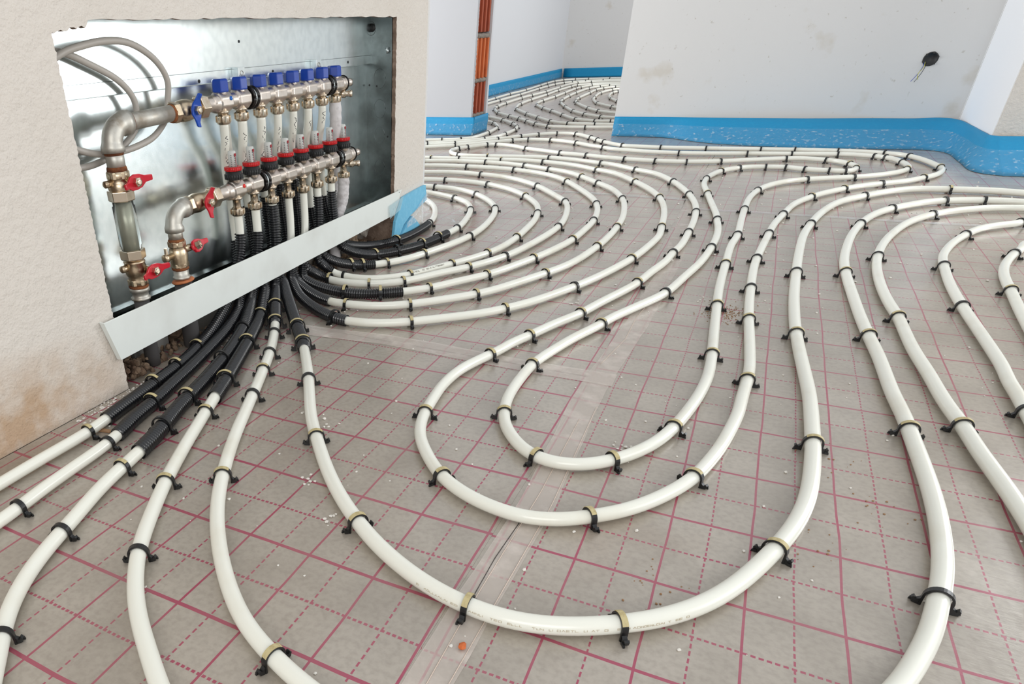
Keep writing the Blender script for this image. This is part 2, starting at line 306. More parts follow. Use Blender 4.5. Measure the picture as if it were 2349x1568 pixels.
sheet([(-0.54, 0.430), (0.408, 0.430), (0.350, 2.236), (-3.4, 2.236), (-3.4, 1.46), (-0.419, 1.46), (-0.419, 1.20), (-0.54, 1.20)], 0.006, 0.1, 0.17, 0.0925, 0.5035, 'grey red-gridded foil sheet under the nested spiral beside the cabinet')
sheet([(-3.4, 2.239), (0.347, 2.239), (0.33, 4.03), (-0.303, 4.03), (-0.303, 4.22), (1.6, 4.22), (1.6, 9.72), (-2.135, 9.72), (-2.135, 4.221), (-1.183, 4.221), (-1.183, 3.93), (-3.4, 3.93)], 0.006, 0.1, 0.17, 0.04, 0.07, 'grey foil sheet running through the doorway into the far room')
sheet([(0.3562, 2.0705), (4.4, 2.0705), (4.4, 3.39), (1.38, 3.39), (1.343, 4.03), (0.333, 4.03), (0.347, 2.24)], 0.0127, 0.1, 0.16, 0.07, 0.09, 'grey red-gridded foil sheet along the facing wall by the right corner')

def ribbon(name, pts, width, material, label, z0=0.0006, amp=0.0006, wv=0.004, cat='tape'):
    pts = resample([Vector((p[0], p[1], 0)) for p in pts], 0.02); n = len(pts); K = 8; mb = MB(); vs = []; fs = []
    for i, p in enumerate(pts):
        t = (pts[min(i+1, n-1)] - pts[max(i-1, 0)]).normalized(); s = Vector((-t.y, t.x, 0))
        for k in range(K+1):
            q = p + s * ((k/K-0.5) * width + (noise.noise(p*9 + Vector((k, 0, 3)))) * wv)
            vs.append((q.x, q.y, z0 + abs(noise.noise(Vector((q.x*60, q.y*25, 1)))) * amp))
    for i in range(n-1):
        for k in range(K): a = i*(K+1)+k; fs.append((a, a+1, a+K+2, a+K+1))
    o = mb.add(vs, fs).build(name, material); return tag(o, label, cat, 'clear tape over the foil joints')
def resample(pts, step):
    out = [pts[0].copy()]; acc = 0.0
    for i in range(1, len(pts)):
        a, b = pts[i-1], pts[i]; d = (b-a).length
        if d < 1e-9: continue
        t = step - acc
        while t <= d: out.append(a.lerp(b, t/d)); t += step
        acc = d - (t - step)
    if (out[-1]-pts[-1]).length > step*0.4: out.append(pts[-1].copy())
    else: out[-1] = pts[-1].copy()
    return out
ribbon('joint_tape', [(0.432, -1.5), (0.436, -0.34), (0.441, -0.05), (0.423, 0.31), (0.424, 0.48), (0.434, 0.81), (0.428, 1.32), (0.388, 2.0), (0.344, 2.96)], 0.05, tape_m, 'long strip of clear tape running from the front picture edge to the back')
ribbon('joint_tape', [(-0.30, 0.40), (-0.056, 0.434), (0.057, 0.432), (0.17, 0.428), (0.30, 0.425), (0.452, 0.43)], 0.058, tape_m, 'short strip of clear tape across the floor in front of the corrugated sleeves', z0=0.0012)
ribbon('joint_tape', [(-0.95, 2.25), (-0.519, 2.243), (-0.022, 2.24), (0.37, 2.22)], 0.03, tape_w, 'thin pale tape crossing beneath the nested spiral pipes', z0=0.0010)
ribbon('joint_tape', [(0.40, 2.06), (0.653, 2.066), (1.053, 2.068), (1.8, 2.10)], 0.03, tape_w, 'thin pale tape crossing beneath the right-hand pipe curves', z0=0.0010)
TAPE = bpy.data.objects['joint_tape']
def line_obj(name, pts, r, m_, parent): 
    return MB().tube(resample([Vector(p) for p in pts], 0.02), r, 5).build(name, m_, parent)

crease_m = mat('pale_tape_crease', (214, 196, 182), 0.4)
for pts, m_, nm in (([(0.436, -1.4, 0.001), (0.437, -0.6, 0.0012), (0.433, -0.3, 0.001), (0.437, -0.02, 0.0012), (0.431, 0.24, 0.001)], crease_m, 'tape_crease'), ([(0.452, -1.4, 0.001), (0.455, -0.5, 0.001), (0.461, -0.05, 0.001), (0.447, 0.30, 0.001)], crease_m, 'tape_crease'),
        ([(0.430, -0.30, 0.0008), (0.4285, -0.2, 0.0008), (0.433, -0.10, 0.0008)], mat('dark_joint_line', (70, 64, 60), 0.7), 'joint_line'), ([(0.41, 0.50, 0.001), (0.428, 0.66, 0.001), (0.424, 0.80, 0.001), (0.436, 1.0, 0.001)], crease_m, 'tape_crease')):
    line_obj(nm, pts, 0.0006, m_, TAPE)
# ---------------------------------------------------------------- blue edge foam
def foam_strip(bot, top, ztop, label, th=0.009, film_on=True, m_=None, apron=0.09, z0=0.002):
    """bot / top: floor outline of the lower and upper edge, same number of points"""
    def cr(P, n=6):
        P = [Vector((p[0], p[1], p[2] if len(p) > 2 else 0)) for p in P]; return catmull(P, n)
    B, Tp = cr(bot), cr(top); n = len(B); K = 6; mb = MB(); vs = []; fs = []
    for i in range(n):
        t = B[min(i+1, n-1)] - B[max(i-1, 0)]; nr = Vector((t.y, -t.x, 0)).normalized()
        for side in (0, 1):
            for k in range(K+1):
                s = k/K; p = B[i].lerp(Tp[i], s**0.8); z = z0 + (ztop + Tp[i].z - z0) * s
                q = p + nr * (-th if side else 0) + nr * 0.004 * noise.noise(Vector((p.x*5, p.y*5, s*2)))
                vs.append((q.x, q.y, z))
    W = 2*(K+1)
    for i in range(n-1):
        for k in range(K):
            a = i*W+k; fs.append((a, a+1, a+W+1, a+W)); a += K+1; fs.append((a, a+W, a+W+1, a+1))
        a = i*W+K; fs.append((a, a+K+1, a+K+1+W, a+W))
        a = i*W; fs.append((a, a+W, a+W+K+1, a+K+1))
    for i in (0, n-1): fs += [(i*W+k, i*W+k+1, i*W+K+2+k, i*W+K+1+k) for k in range(K)]
    o = mb.add(vs, fs).build('edge_foam_strip', m_ or foam); tag(o, label, 'edge insulation', 'blue foam strips along the wall bases')
    if film_on:
        mb = MB(); vs = []; fs = []; K2 = 14
        for i in range(n):
            t = B[min(i+1, n-1)] - B[max(i-1, 0)]; nr = Vector((t.y, -t.x, 0)).normalized()
            for k in range(K2+1):
                s = k/K2
                if s < 0.5: s2 = s*2; p = Tp[i].lerp(B[i], 0.35+0.65*s2); z = z0 + ztop*0.62*(1-s2)+0.001; p = p + nr*(0.004+0.004*abs(noise.noise(Vector((p.x*30, p.y*30, s*9)))))
                else: s2 = (s-0.5)*2; p = B[i] + nr*(0.004 + apron*s2); z = 0.002 + 0.006*abs(noise.noise(Vector((p.x*25, p.y*25, 7))))*(1-s2)
                vs.append((p.x, p.y, z))
        for i in range(n-1):
            for k in range(K2): a = i*(K2+1)+k; fs.append((a, a+1, a+K2+2, a+K2+1))
        f = mb.add(vs, fs).build('film_apron', film_m, o); f['label'] = 'clear crinkled film apron'
    return o
def catmull(P, n):
    out = []
    for i in range(len(P)-1):
        p0 = P[max(i-1, 0)]; p1 = P[i]; p2 = P[i+1]; p3 = P[min(i+2, len(P)-1)]
        for k in range(n):
            t = k/n; out.append(0.5*((2*p1)+(p2-p0)*t+(2*p0-5*p1+4*p2-p3)*t*t+(3*p1-p0-3*p2+p3)*t**3))
    out.append(P[-1].copy()); return out
foam_strip([(-0.300, 4.005), (-0.006, 3.985), (0.16, 3.86), (0.32, 3.763), (0.592, 3.70), (0.823, 3.695), (1.076, 3.714), (1.22, 3.715), (1.29, 3.62), (1.307, 3.373), (1.318, 3.143), (1.394, 3.045), (1.55, 3.04), (2.6, 3.10)],
           [(-0.300, 4.018), (0.0, 4.018), (0.173, 4.0), (0.497, 3.985), (0.735, 3.99), (0.985, 4.015), (1.16, 4.018), (1.26, 4.015, 0.005), (1.325, 3.93, 0.004), (1.352, 3.72), (1.365, 3.48), (1.39, 3.375), (1.55, 3.37), (2.6, 3.375)], 0.108, 'long blue foam strip bulging along the facing wall and round the right corner')
foam_strip([(-1.9, 3.90), (-1.5, 3.90), (-1.195, 3.90), (-1.173, 3.93), (-1.170, 4.08), (-1.170, 4.20)], [(-1.9, 3.922), (-1.5, 3.922), (-1.19, 3.922), (-1.172, 3.945), (-1.172, 4.08), (-1.172, 4.21)], 0.108, 'blue foam strip wrapped round the pier under the exposed bricks')
foam_strip([(-2.10, 4.3), (-2.11, 5.5), (-2.112, 8.0), (-2.112, 9.69)], [(-2.12, 4.3), (-2.12, 5.5), (-2.12, 8.0), (-2.12, 9.69)], 0.105, 'blue foam strip along the left wall of the far room')
foam_strip([(-2.10, 9.69), (-1.0, 9.69), (0.5, 9.69)], [(-2.10, 9.708), (-1.0, 9.708), (0.5, 9.708)], 0.105, 'blue foam strip along the end wall of the far room', film_on=False)
# torn foam and crinkled film at the corner of the left wall
fc = thing('torn_foam_corner', (-0.41, 1.3, 0), 'torn pale blue foam and clear film at the right end of the white strip', 'edge insulation')
mb = MB(); fp = [(1.262, 0.142), (1.35, 0.147), (1.441, 0.150), (1.455, 0.098), (1.415, 0.090), (1.372, 0.082), (1.32, 0.072), (1.268, 0.052), (1.235, 0.020), (1.202, 0.003), (1.195, 0.03), (1.205, 0.075), (1.233, 0.109)]
mb.prism(fp, (-0.419, 0, 0), (0, 1, 0), (0, 0, 1), (1, 0, 0), 0.009).build('foam_flap', foam_l, fc)
MB().prism([(1.215, 0.002), (1.285, 0.05), (1.33, 0.068), (1.36, 0.050), (1.40, 0.02), (1.44, 0.002)], (-0.418, 0, 0), (0, 1, 0), (0, 0, 1), (1, 0, 0), 0.012).build('foam_flap', foam_l, fc)
def crumple(name, corners, nu, nv, amp, m_, parent, seed=0, fr=18):
    A, B, C_, D = map(Vector, corners); vs = []; fs = []
    nr = (B-A).cross(D-A).normalized()
    for i in range(nu+1):
        for j in range(nv+1):
            s, t = i/nu, j/nv; p = A.lerp(B, s).lerp(D.lerp(C_, s), t)
            p = p + nr * amp * noise.noise(p*fr + Vector((seed, 0, 0))) + Vector((0, 0, 1))*amp*0.5*noise.noise(p*fr*1.7 + Vector((0, seed, 0)))
            p.z = max(p.z, 0.002); vs.append(p)
    for i in range(nu):
        for j in range(nv): a = i*(nv+1)+j; fs.append((a, a+1, a+nv+2, a+nv+1))
    return MB().add(vs, fs).build(name, m_, parent)
crumple('clear_film', [(-0.40, 1.50, 0.02), (-0.40, 1.95, 0.006), (-0.30, 1.92, 0.004), (-0.31, 1.52, 0.004)], 26, 20, 0.010, film_m, fc, 9)
crumple('clear_film', [(-0.405, 1.285, 0.055), (-0.405, 1.45, 0.125), (-0.398, 1.46, 0.05), (-0.402, 1.28, 0.040)], 24, 16, 0.006, film_c, fc, 13)
crumple('clear_film', [(-0.400, 1.140, 0.138), (-0.400, 1.238, 0.150), (-0.400, 1.222, 0.112), (-0.400, 1.145, 0.097)], 10, 8, 0.003, film_b, fc, 5)

# ---------------------------------------------------------------- exposed clay bricks in the jamb
zz = 0.085
JX = -1.216
bricks = [(0.118, 0.305, brick_d, 0.0, 'red clay brick low in the broken jamb just above the blue foam'), (0.325, 0.555, brick_m, 0.006, 'bright orange fluted clay brick in the middle of the broken jamb'), (0.585, 0.84, brick_d, 0.0, 'red clay brick in the broken jamb above the orange one'), (0.86, 1.10, brick_d, 0.003, 'uppermost clay brick in the broken jamb, cut off by the picture edge'), (-0.0, 0.10, brick_d, 0.0, 'lowest clay brick in the jamb, mostly hidden by the blue foam')]
for z0, z1, bm_, off, lab in bricks:
    t = thing('clay_brick', (JX, 4.07, z0), lab, 'brick', 'clay bricks in the jamb'); mb = MB()
    mb.box((JX-0.02, 3.960, z0), (JX+0.004+off, 4.188, z1))
    mb.build('body', bm_, t); 
    for k in range(4):
        y = 3.962 + k*0.0665; MB().box((JX+0.0042+off, y, z0+0.002), (JX+0.018+off, y+0.024, z1-0.002)).build('rib', bm_, t, bevel=0.002)
mj = MB()
for z in (0.102, 0.308, 0.558, 0.842):
    mj.tube([Vector((JX+0.010, 3.965+0.022*i, z+0.007)) for i in range(11)], [0.014+0.006*noise.noise(Vector((i*1.3, z*30, 0))) for i in range(11)], 8)
struct(mj.build('wall_corridor_mortar_joints', mortar))
pe = MB(); pe.tube([Vector((-1.197+0.003*noise.noise(Vector((i*0.9, 0, 0))), 3.958+0.006*noise.noise(Vector((i*0.7, 5, 0))), 0.10+i*0.008)) for i in range(200)], [0.006+0.005*noise.noise(Vector((i*0.6, 9, 0))) for i in range(200)], 8)
struct(pe.build('wall_corridor_edge', plaster_c))
for z, s_ in ((0.11, 1), (0.32, 2), (0.56, 3)): pass

# ---------------------------------------------------------------- electrical box
jb = thing('junction_box', (1.14, 4.03, 0.372), 'round black junction box sunk in the facing wall with loose wires', 'electrical box')
MB().lathe((1.14, 4.0318, 0.372), (0, -1, 0), [(0, 0.030), (0.004, 0.031), (0.0045, 0.026), (0.0026, 0.025)], 28).build('box_rim', black_p, jb)
for a in (0.3, 1.4, 2.4, 3.5, 4.4, 5.5):
    MB().box((1.14+0.028*math.cos(a)-0.004, 4.022, 0.372+0.028*math.sin(a)-0.004), (1.14+0.028*math.cos(a)+0.004, 4.029, 0.372+0.028*math.sin(a)+0.004)).build('rim_tab', black_p, jb)
for m_, pts in ((bluew, [(1.12, 4.02, 0.358), (1.118, 4.005, 0.340), (1.108, 4.0, 0.31), (1.090, 4.0, 0.277)]), (blkw, [(1.128, 4.02, 0.355), (1.126, 4.0, 0.335), (1.118, 4.0, 0.305), (1.104, 4.0, 0.273)]), (yelw, [(1.122, 4.02, 0.360), (1.122, 4.003, 0.338), (1.109, 3.998, 0.312), (1.113, 3.998, 0.290), (1.117, 4.0, 0.285)])):
    MB().tube(catmull([Vector(p) for p in pts], 5), 0.0012, 6).build('wire', m_, jb)

# ---------------------------------------------------------------- manifold cabinet
CX = -0.520
cab = thing('manifold_cabinet', (-0.5, 0.58, 0.12), 'open galvanised steel manifold cabinet recessed in the rough-edged opening of the left wall', 'cabinet')
MB().box((CX-0.002, -0.12, 0.12), (CX, 1.217, 0.655)).build('back_panel', galv, cab)
up = MB(); up.box((CX, -0.12, 0.530), (CX+0.016, 1.217, 0.655)); up.box((CX, -0.12, 0.5285), (CX+0.017, 1.17, 0.530)); ub = up.build('mounting_rail', galv, cab, bevel=0.001)
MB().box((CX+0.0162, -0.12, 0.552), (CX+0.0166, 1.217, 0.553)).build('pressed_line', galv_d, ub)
MB().box((CX, 0.96, 0.498), (CX+0.006, 1.128, 0.5285)).build('rail_end', galv, cab)
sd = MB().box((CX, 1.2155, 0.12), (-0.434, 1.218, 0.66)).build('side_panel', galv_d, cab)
kf = galv_d
for (x, z, r) in ((-0.502, 0.62, 0.013), (-0.475, 0.49, 0.020), (-0.475, 0.408, 0.020), (-0.475, 0.334, 0.018), (-0.475, 0.24, 0.018)):
    mb = MB(); mb.tube([Vector((x+r*math.cos(a), 1.2152, z+1.3*r*math.sin(a))) for a in [k*2*PI/24 for k in range(25)]], 0.0007, 5); mb.build('knockout_ring', galv_d, sd)
MB().lathe((-0.500, 1.2156, 0.622), (0, -1, 0), [(0, 0.011), (0.001, 0.011)], 20).build('round_hole', black_p, sd)
for (x, z) in ((-0.447, 0.563), (-0.485, 0.47), (-0.447, 0.33), (-0.51, 0.473)):
    MB().lathe((x, 1.2156, z), (0, -1, 0), [(0, 0.0028), (0.0012, 0.0025)], 12).build('rivet', galv if z > 0.5 else black_p, sd)
wn = MB(); wn.tube([(-0.447, 1.21, 0.555), (-0.447, 1.207, 0.571)], 0.002, 6); wn.tube([(-0.452, 1.208, 0.566), (-0.442, 1.208, 0.560)], 0.002, 6); wn.build('wing_screw', galv, sd)
for (y, z) in ((0.408, 0.536), (0.693, 0.539), (1.073, 0.541)):
    MB().lathe((CX+0.0165, y, z), (1, 0, 0), [(0, 0.0035), (0.0004, 0.0035)], 14).build('rail_hole', black_p, cab)
MB().lathe((CX+0.0165, 0.565, 0.606), (1, 0, 0), [(0, 0.003), (0.0004, 0.003)], 14).build('screw_hole', black_p, cab)
for y in (0.543, 0.885):
    b_ = MB(); b_.box((CX+0.016, y-0.016, 0.531), (CX+0.034, y-0.0145, 0.556)); b_.box((CX+0.0335, y-0.016, 0.531), (CX+0.035, y+0.010, 0.556)); bb = b_.build('fixing_bracket', galv, cab, bevel=0.0008)
    MB().tube([Vector((CX+0.0352, y-0.003+0.0055*math.cos(k*PI/8), 0.544+0.0045*math.sin(k*PI/8))) for k in range(17)], 0.0009, 5).build('bracket_eye', steel, bb)
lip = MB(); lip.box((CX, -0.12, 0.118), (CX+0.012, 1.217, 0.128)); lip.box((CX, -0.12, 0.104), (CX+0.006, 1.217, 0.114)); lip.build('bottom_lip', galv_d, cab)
for y0, y1 in ((0.06, 0.17), (0.255, 0.36), (0.98, 1.03)):
    MB().box((-0.500, y0, 0.0), (-0.490, y1, 0.118)).build('foot_plate', mat('grey_foot_metal', (128, 126, 122), 0.5, 0.3), cab)
MB().box((CX+0.0, -0.12, 0.655), (-0.436, 1.217, 0.657)).build('top_panel', galv, cab)
# vertical support bars behind the manifold
for y in (0.50, 0.87):
    b_ = MB(); b_.box((CX+0.004, y-0.008, 0.14), (CX+0.010, y+0.008, 0.528)); b_.build('support_bar', black_p if False else steel, cab)
# brick and mortar rubble behind the feet
rb = MB()
rnd = random.Random(11)
def lump(mb, c, r, seed, sq=(1, 1, 1), sub=2):
    b = bmesh.new(); bmesh.ops.create_icosphere(b, subdivisions=sub, radius=1)
    vs = []
    for v in b.verts:
        k = 1 + 0.45*noise.noise(v.co*1.4 + Vector((seed, seed*2, 0))) + 0.15*noise.noise(v.co*4 + Vector((seed, 0, 0)))
        vs.append(Vector(c) + Vector((v.co.x*sq[0], v.co.y*sq[1], v.co.z*sq[2]))*r*k)
    fs = [tuple(v.index for v in f.verts) for f in b.faces]; b.free(); mb.add(vs, fs, True)
for i in range(420):
    y = rnd.uniform(-0.02, 1.2); lump(rb, (rnd.uniform(-0.535, -0.455), y, rnd.uniform(0.0, 0.014)), rnd.uniform(0.003, 0.011), i, sub=1)
for i in range(90):
    lump(rb, (rnd.uniform(-0.50, -0.43), rnd.uniform(-0.025, 0.06), rnd.uniform(0.0, 0.028)), rnd.uniform(0.003, 0.010), i+300, sub=1)
tag(rb.build('mortar_rubble', rubble_m, smooth=False), 'broken mortar and brick rubble at the bottom of the wall opening', 'rubble', kind='stuff')
for (y, z, h, d, lab) in ((0.215, 0.045, 0.04, 0.026, 'brown brick fragment between the cabinet feet at the left under the white strip'), (1.06, 0.035, 0.032, 0.03, 'dark brick fragment under the right end of the white strip'), (1.15, 0.06, 0.03, 0.022, 'grey stone fragment near the torn foam under the strip')):
    q = MB(); lump(q, (-0.500, y, z), d, int(y*100), (0.7, 1.1, 1.2), 3); tag(q.build('brick_fragment', rubble_m if z < 0.05 else mortar, smooth=False), lab, 'brick')

# ---------------------------------------------------------------- manifolds
UY = [0.424, 0.492, 0.567, 0.638, 0.708, 0.779, 0.850, 0.918]; UX, UZ = -0.460, 0.4945
LY = [0.4275, 0.498, 0.572, 0.646, 0.718, 0.791, 0.866, 0.938]; LX, LZ = -0.450, 0.312
ORD = ['first', 'second', 'third', 'fourth', 'fifth', 'sixth', 'seventh', 'eighth']
def bar(root, X, Z, Ys, m_, y0, y1):
    b = MB(); b.tube([(X, y0, Z), (X, Ys[0], Z), (X, Ys[-1], Z), (X, y1, Z)], 0.0152, 24)
    o = b.build('manifold_bar', m_, root)
    for y in Ys:
        h = 0.0185; q = MB()
        # rounded square block: lathe-like barrel with chamfered front faces
        prof = [(-0.025, 0.0160), (-0.020, 0.0212), (0.020, 0.0212), (0.025, 0.0160)]
        q.lathe((X, y, Z), (0, 1, 0), prof, 8, True, PI/8)
        q.build('outlet_block', m_, root, bevel=0.0022)
    return o
def oring(root, X, Z, y):
    q = MB()
    for dy in (-0.0075, 0.0075): q.tube([Vector((X+0.021*math.cos(k*PI/12), y+dy, Z+0.021*math.sin(k*PI/12))) for k in range(25)], 0.0038, 8)
    q.build('rubber_ring', rubber, root)
    MB().lathe((X, y-0.005, Z), (0, 1, 0), [(0, 0.0215), (0.01, 0.0215)], 24).build('metal_collar', galv, root)
def drain(root, X, Z, y):
    q = MB(); q.lathe((X, y, Z), (0, 1, 0), [(0, 0.0160), (0.004, 0.0172), (0.007, 0.0165), (0.010, 0.0175), (0.013, 0.0165), (0.016, 0.0175), (0.022, 0.0175), (0.023, 0.009), (0.045, 0.009), (0.046, 0.0105), (0.060, 0.0105), (0.062, 0.008)], 24)
    q.build('end_plug', nickel, root)
    MB().tube([Vector((X+0.0185*math.cos(k*PI/12), y+0.022, Z+0.0185*math.sin(k*PI/12))) for k in range(25)], 0.0014, 6).build('seal_ring', rubber, root)
    q = MB(); q.lathe((X-0.004, y+0.020, Z-0.026), (1, 0.35, 0), [(-0.012, 0.008), (0.0, 0.0105), (0.010, 0.0105), (0.012, 0.007), (0.020, 0.0075), (0.026, 0.0095), (0.030, 0.007)], 18); q.tube([(X, y+0.022, Z-0.012), (X, y+0.022, Z-0.026)], 0.006, 12)
    q.build('drain_cock', nickel_b, root)
um = thing('upper_manifold', (UX, 0.65, UZ), 'upper nickel manifold bar with eight blue caps in the cabinet', 'manifold')
bar(um, UX, UZ, UY, nickel, 0.385, 0.945); oring(um, UX, UZ, 0.5295); oring(um, UX, UZ, 0.884); drain(um, UX, UZ, 0.944)
for i, y in enumerate(UY):
    q = MB(); q.lathe((UX, y, UZ+0.0185), (0, 0, 1), [(0, 0.0185), (0.002, 0.0200), (0.022, 0.0195), (0.025, 0.0180), (0.0262, 0.0145)], 6, True, 0.25+0.3*((i*7) % 5)/5)
    q.build('blue_cap', blue_p, um, bevel=0.0015)
    MB().lathe((UX, y, UZ+0.014), (0, 0, 1), [(0, 0.014), (0.006, 0.014)], 20).build('cap_neck', nickel, um)
def nut(root, X, y, ztop, zneck, znut, rn=0.0095, R=0.0172):
    q = MB(); q.lathe((X, y, ztop), (0, 0, -1), [(0, 0.0145), (0.005, 0.0145), (0.0055, rn), (ztop-zneck, rn), (ztop-zneck+0.0005, rn)], 20); q.build('outlet_neck', nickel_b, root)
    q = MB(); h = zneck-znut
    q.lathe((X, y, zneck), (0, 0, -1), [(-0.001, rn), (0.002, R*0.8), (0.005, R), (h-0.006, R), (h-0.002, R*0.9), (h, R*0.78)], 8, False, 0.2); n = q.build('compression_nut', nickel_b, root, bevel=0.001)
    q = MB()
    for k in range(8):
        a = 2*PI*k/8+0.2; q.box((X+R*math.cos(a)-0.0012, y+R*math.sin(a)-0.0012, znut+0.005), (X+R*math.cos(a)+0.0012, y+R*math.sin(a)+0.0012, zneck-0.004))
    q.build('nut_rib', nickel_b, n)
for y in UY: nut(um, UX, y, UZ-0.0175, UZ-0.0235, UZ-0.045)
MB().lathe((UX+0.0190, UY[0]+0.010, UZ+0.006), (1, 0, 0.25), [(0, 0.0042), (0.002, 0.0042)], 18).build('blue_sticker', dotb, um)
lm_ = thing('lower_manifold', (LX, 0.68, LZ), 'lower nickel manifold bar with eight red-ringed flow meters in the cabinet', 'manifold')
bar(lm_, LX, LZ, LY, nickel, 0.385, 0.965); oring(lm_, LX, LZ, 0.5345); oring(lm_, LX, LZ, 0.902); drain(lm_, LX, LZ, 0.964)
for y in LY: nut(lm_, LX, y, LZ-0.0175, LZ-0.040, LZ-0.060)
MB().lathe((LX+0.0190, LY[0]+0.010, LZ+0.006), (1, 0, 0.25), [(0, 0.0044), (0.002, 0.0044)], 18).build('red_sticker', dotr, lm_)
for i, y in enumerate(LY):
    z = LZ+0.018
    fm = MB().lathe((LX, y, z-0.004), (0, 0, 1), [(0, 0.013), (0.008, 0.0135), (0.0085, 0.016)], 20).build('meter_neck', nickel, lm_)
    k_ = MB(); seg = 48
    k_.lathe((LX, y, z+0.003), (0, 0, 1), [(0, 0.0175), (0.002, 0.0205), (0.013, 0.0205), (0.0135, 0.0192), (0.019, 0.0188), (0.0195, 0.017)], seg)
    # fluted grip
    for j in range(20):
        a = 2*PI*j/20; k_.box((LX+0.0203*math.cos(a)-0.0012, y+0.0203*math.sin(a)-0.0012, z+0.005), (LX+0.0203*math.cos(a)+0.0012, y+0.0203*math.sin(a)+0.0012, z+0.0155))
    kn = k_.build('black_knob', black_p, lm_)
    r_ = MB(); r_.lathe((LX, y, z+0.0225), (0, 0, 1), [(0, 0.0185), (0.0008, 0.0198), (0.0085, 0.0198), (0.009, 0.018), (0.0092, 0.011), (0.006, 0.0105)], 32)
    for j in range(26):
        a = 2*PI*j/26; r_.box((LX+0.0195*math.cos(a)-0.0009, y+0.0195*math.sin(a)-0.0009, z+0.0235), (LX+0.0195*math.cos(a)+0.0009, y+0.0195*math.sin(a)+0.0009, z+0.031))
    r_.build('red_ring', red_p, lm_)
    g = MB().lathe((LX, y, z+0.030), (0, 0, 1), [(0, 0.0100), (0.033, 0.0090), (0.0345, 0.0080), (0.0350, 0.0060)], 24).build('sight_glass', mglass, lm_)
    q = MB(); q.box((LX+0.0085, y-0.0032, z+0.0535), (LX+0.0102, y+0.0028, z+0.0595)); q.box((LX+0.0093, y-0.0006, z+0.034), (LX+0.0101, y+0.0006, z+0.0535)); q.build('flow_indicator', redin, g)
    tk = MB()
    for j in range(7):
        for a in (-0.75, 0.1):
            aa = a - 0.35; zt = z+0.033+j*0.0038; c, s_ = math.cos(aa), math.sin(aa)
            tk.box((LX+0.0098*c-0.0007, y+0.0098*s_-0.0022, zt), (LX+0.0098*c+0.0007, y+0.0098*s_+0.0022, zt+0.0009))
    tk.build('scale_marks', black_p, g)

# ---------------------------------------------------------------- supply and return pipe runs left of the manifolds
def handle(root, c, L_, m_, vertical, nr=(1, 0, 0)):
    """butterfly handle of two bent wings with a centre nut"""
    c = Vector(c); nr = Vector(nr).normalized(); u = Vector((0, 0.25, 1)).normalized() if vertical else Vector((0, 1, 0.10)).normalized(); v = nr.cross(u).normalized()
    hw = L_/2; poly = [(-hw, -0.0055), (-hw*0.62, -0.0075), (-hw*0.36, -0.0130), (0, -0.0150), (hw*0.36, -0.0130), (hw*0.62, -0.0060), (hw, -0.0050), (hw*1.02, 0.0030), (hw, 0.0055), (hw*0.62, 0.0070), (hw*0.34, 0.0120), (0, 0.0140), (-hw*0.34, 0.0120), (-hw*0.62, 0.0050), (-hw, 0.0045), (-hw*1.02, 0)]
    n = len(poly); vs = []; lift = lambda a: 0.012*min(1, abs(a)/hw)**2
    for th in (0, 0.0055):
        for a, b in poly: vs.append(c + u*a + v*b + nr*(lift(a)*0.8 + th))
    fs = [(i, (i+1) % n, (i+1) % n+n, i+n) for i in range(n)]
    for o_ in (0, n):
        for i in range(n//2-1): fs.append((o_+i, o_+i+1, o_+n-2-i, o_+n-1-i))
        
    h = MB().add(vs, fs, True).build('butterfly_handle', m_, root, bevel=0.0015)
    q = MB(); q.lathe(c + nr*0.003, nr, [(0, 0.0095), (0.010, 0.0090), (0.011, 0.0075)], 6, True); q.lathe(c + nr*0.013, nr, [(0, 0.006), (0.003, 0.006), (0.0031, 0.0035)], 14)
    q.build('handle_nut', nickel_b, h)
    return h
def lath(root, name, m_, o, ax, prof, seg=24, rot=0.0, flat=False, bev=0): return MB().lathe(o, ax, prof, seg, flat, rot).build(name, m_, root, bevel=bev)
def elbow(root, c, r, R, m_, y, z, X, name='elbow'):
    """bend from +Y (horizontal pipe) down to -Z; c = bend start point (top right)"""
    pts = [Vector((X, y+R-R*math.sin(a), z-R+R*math.cos(a))) for a in [k*PI/2/12 for k in range(13)]]
    pts = [pts[0]+Vector((0, 0.012, 0))] + pts + [pts[-1]-Vector((0, 0, 0.010))]
    rad = [r*1.17, r*1.17, r*1.02] + [r]*9 + [r*1.02, r*1.17, r*1.17]
    return MB().tube(pts, rad, 24).build(name, m_, root)
YA = 0.083
ra = thing('return_pipe_run', (UX, 0.083, 0.15), 'pipe run with blue and red valves and sight tube, joined to the upper manifold', 'pipework')
lath(ra, 'steel_pipe', steel, (UX, 0.128, 0.484), (0, 1, 0.03), [(0, 0.0155), (0.13, 0.0155)])
elbow(ra, None, 0.0195, 0.036, steel, YA+0.0, 0.484, UX, 'elbow_fitting')
lath(ra, 'rust_ring', rust, (UX, 0.131, 0.484), (0, 1, 0), [(0, 0.0205), (0.003, 0.0208), (0.0035, 0.0165), (0.006, 0.0160)])
lath(ra, 'rust_ring', rust, (UX, 0.253, 0.487), (0, 1, 0), [(0, 0.0162), (0.003, 0.0172), (0.006, 0.0180)])
vb = lath(ra, 'valve_body', brass, (UX, 0.258, 0.488), (0, 1, 0.02), [(0, 0.0178), (0.016, 0.0178), (0.0165, 0.0165), (0.024, 0.0200), (0.036, 0.0215), (0.052, 0.0205), (0.064, 0.0175), (0.066, 0.0185), (0.078, 0.0185)], 16, bev=0)
handle(ra, (UX+0.026, 0.302, 0.489), 0.062, blue_h, True)
lath(ra, 'valve_stem', brass, (UX+0.012, 0.302, 0.489), (1, 0, 0), [(0, 0.009), (0.016, 0.008)])
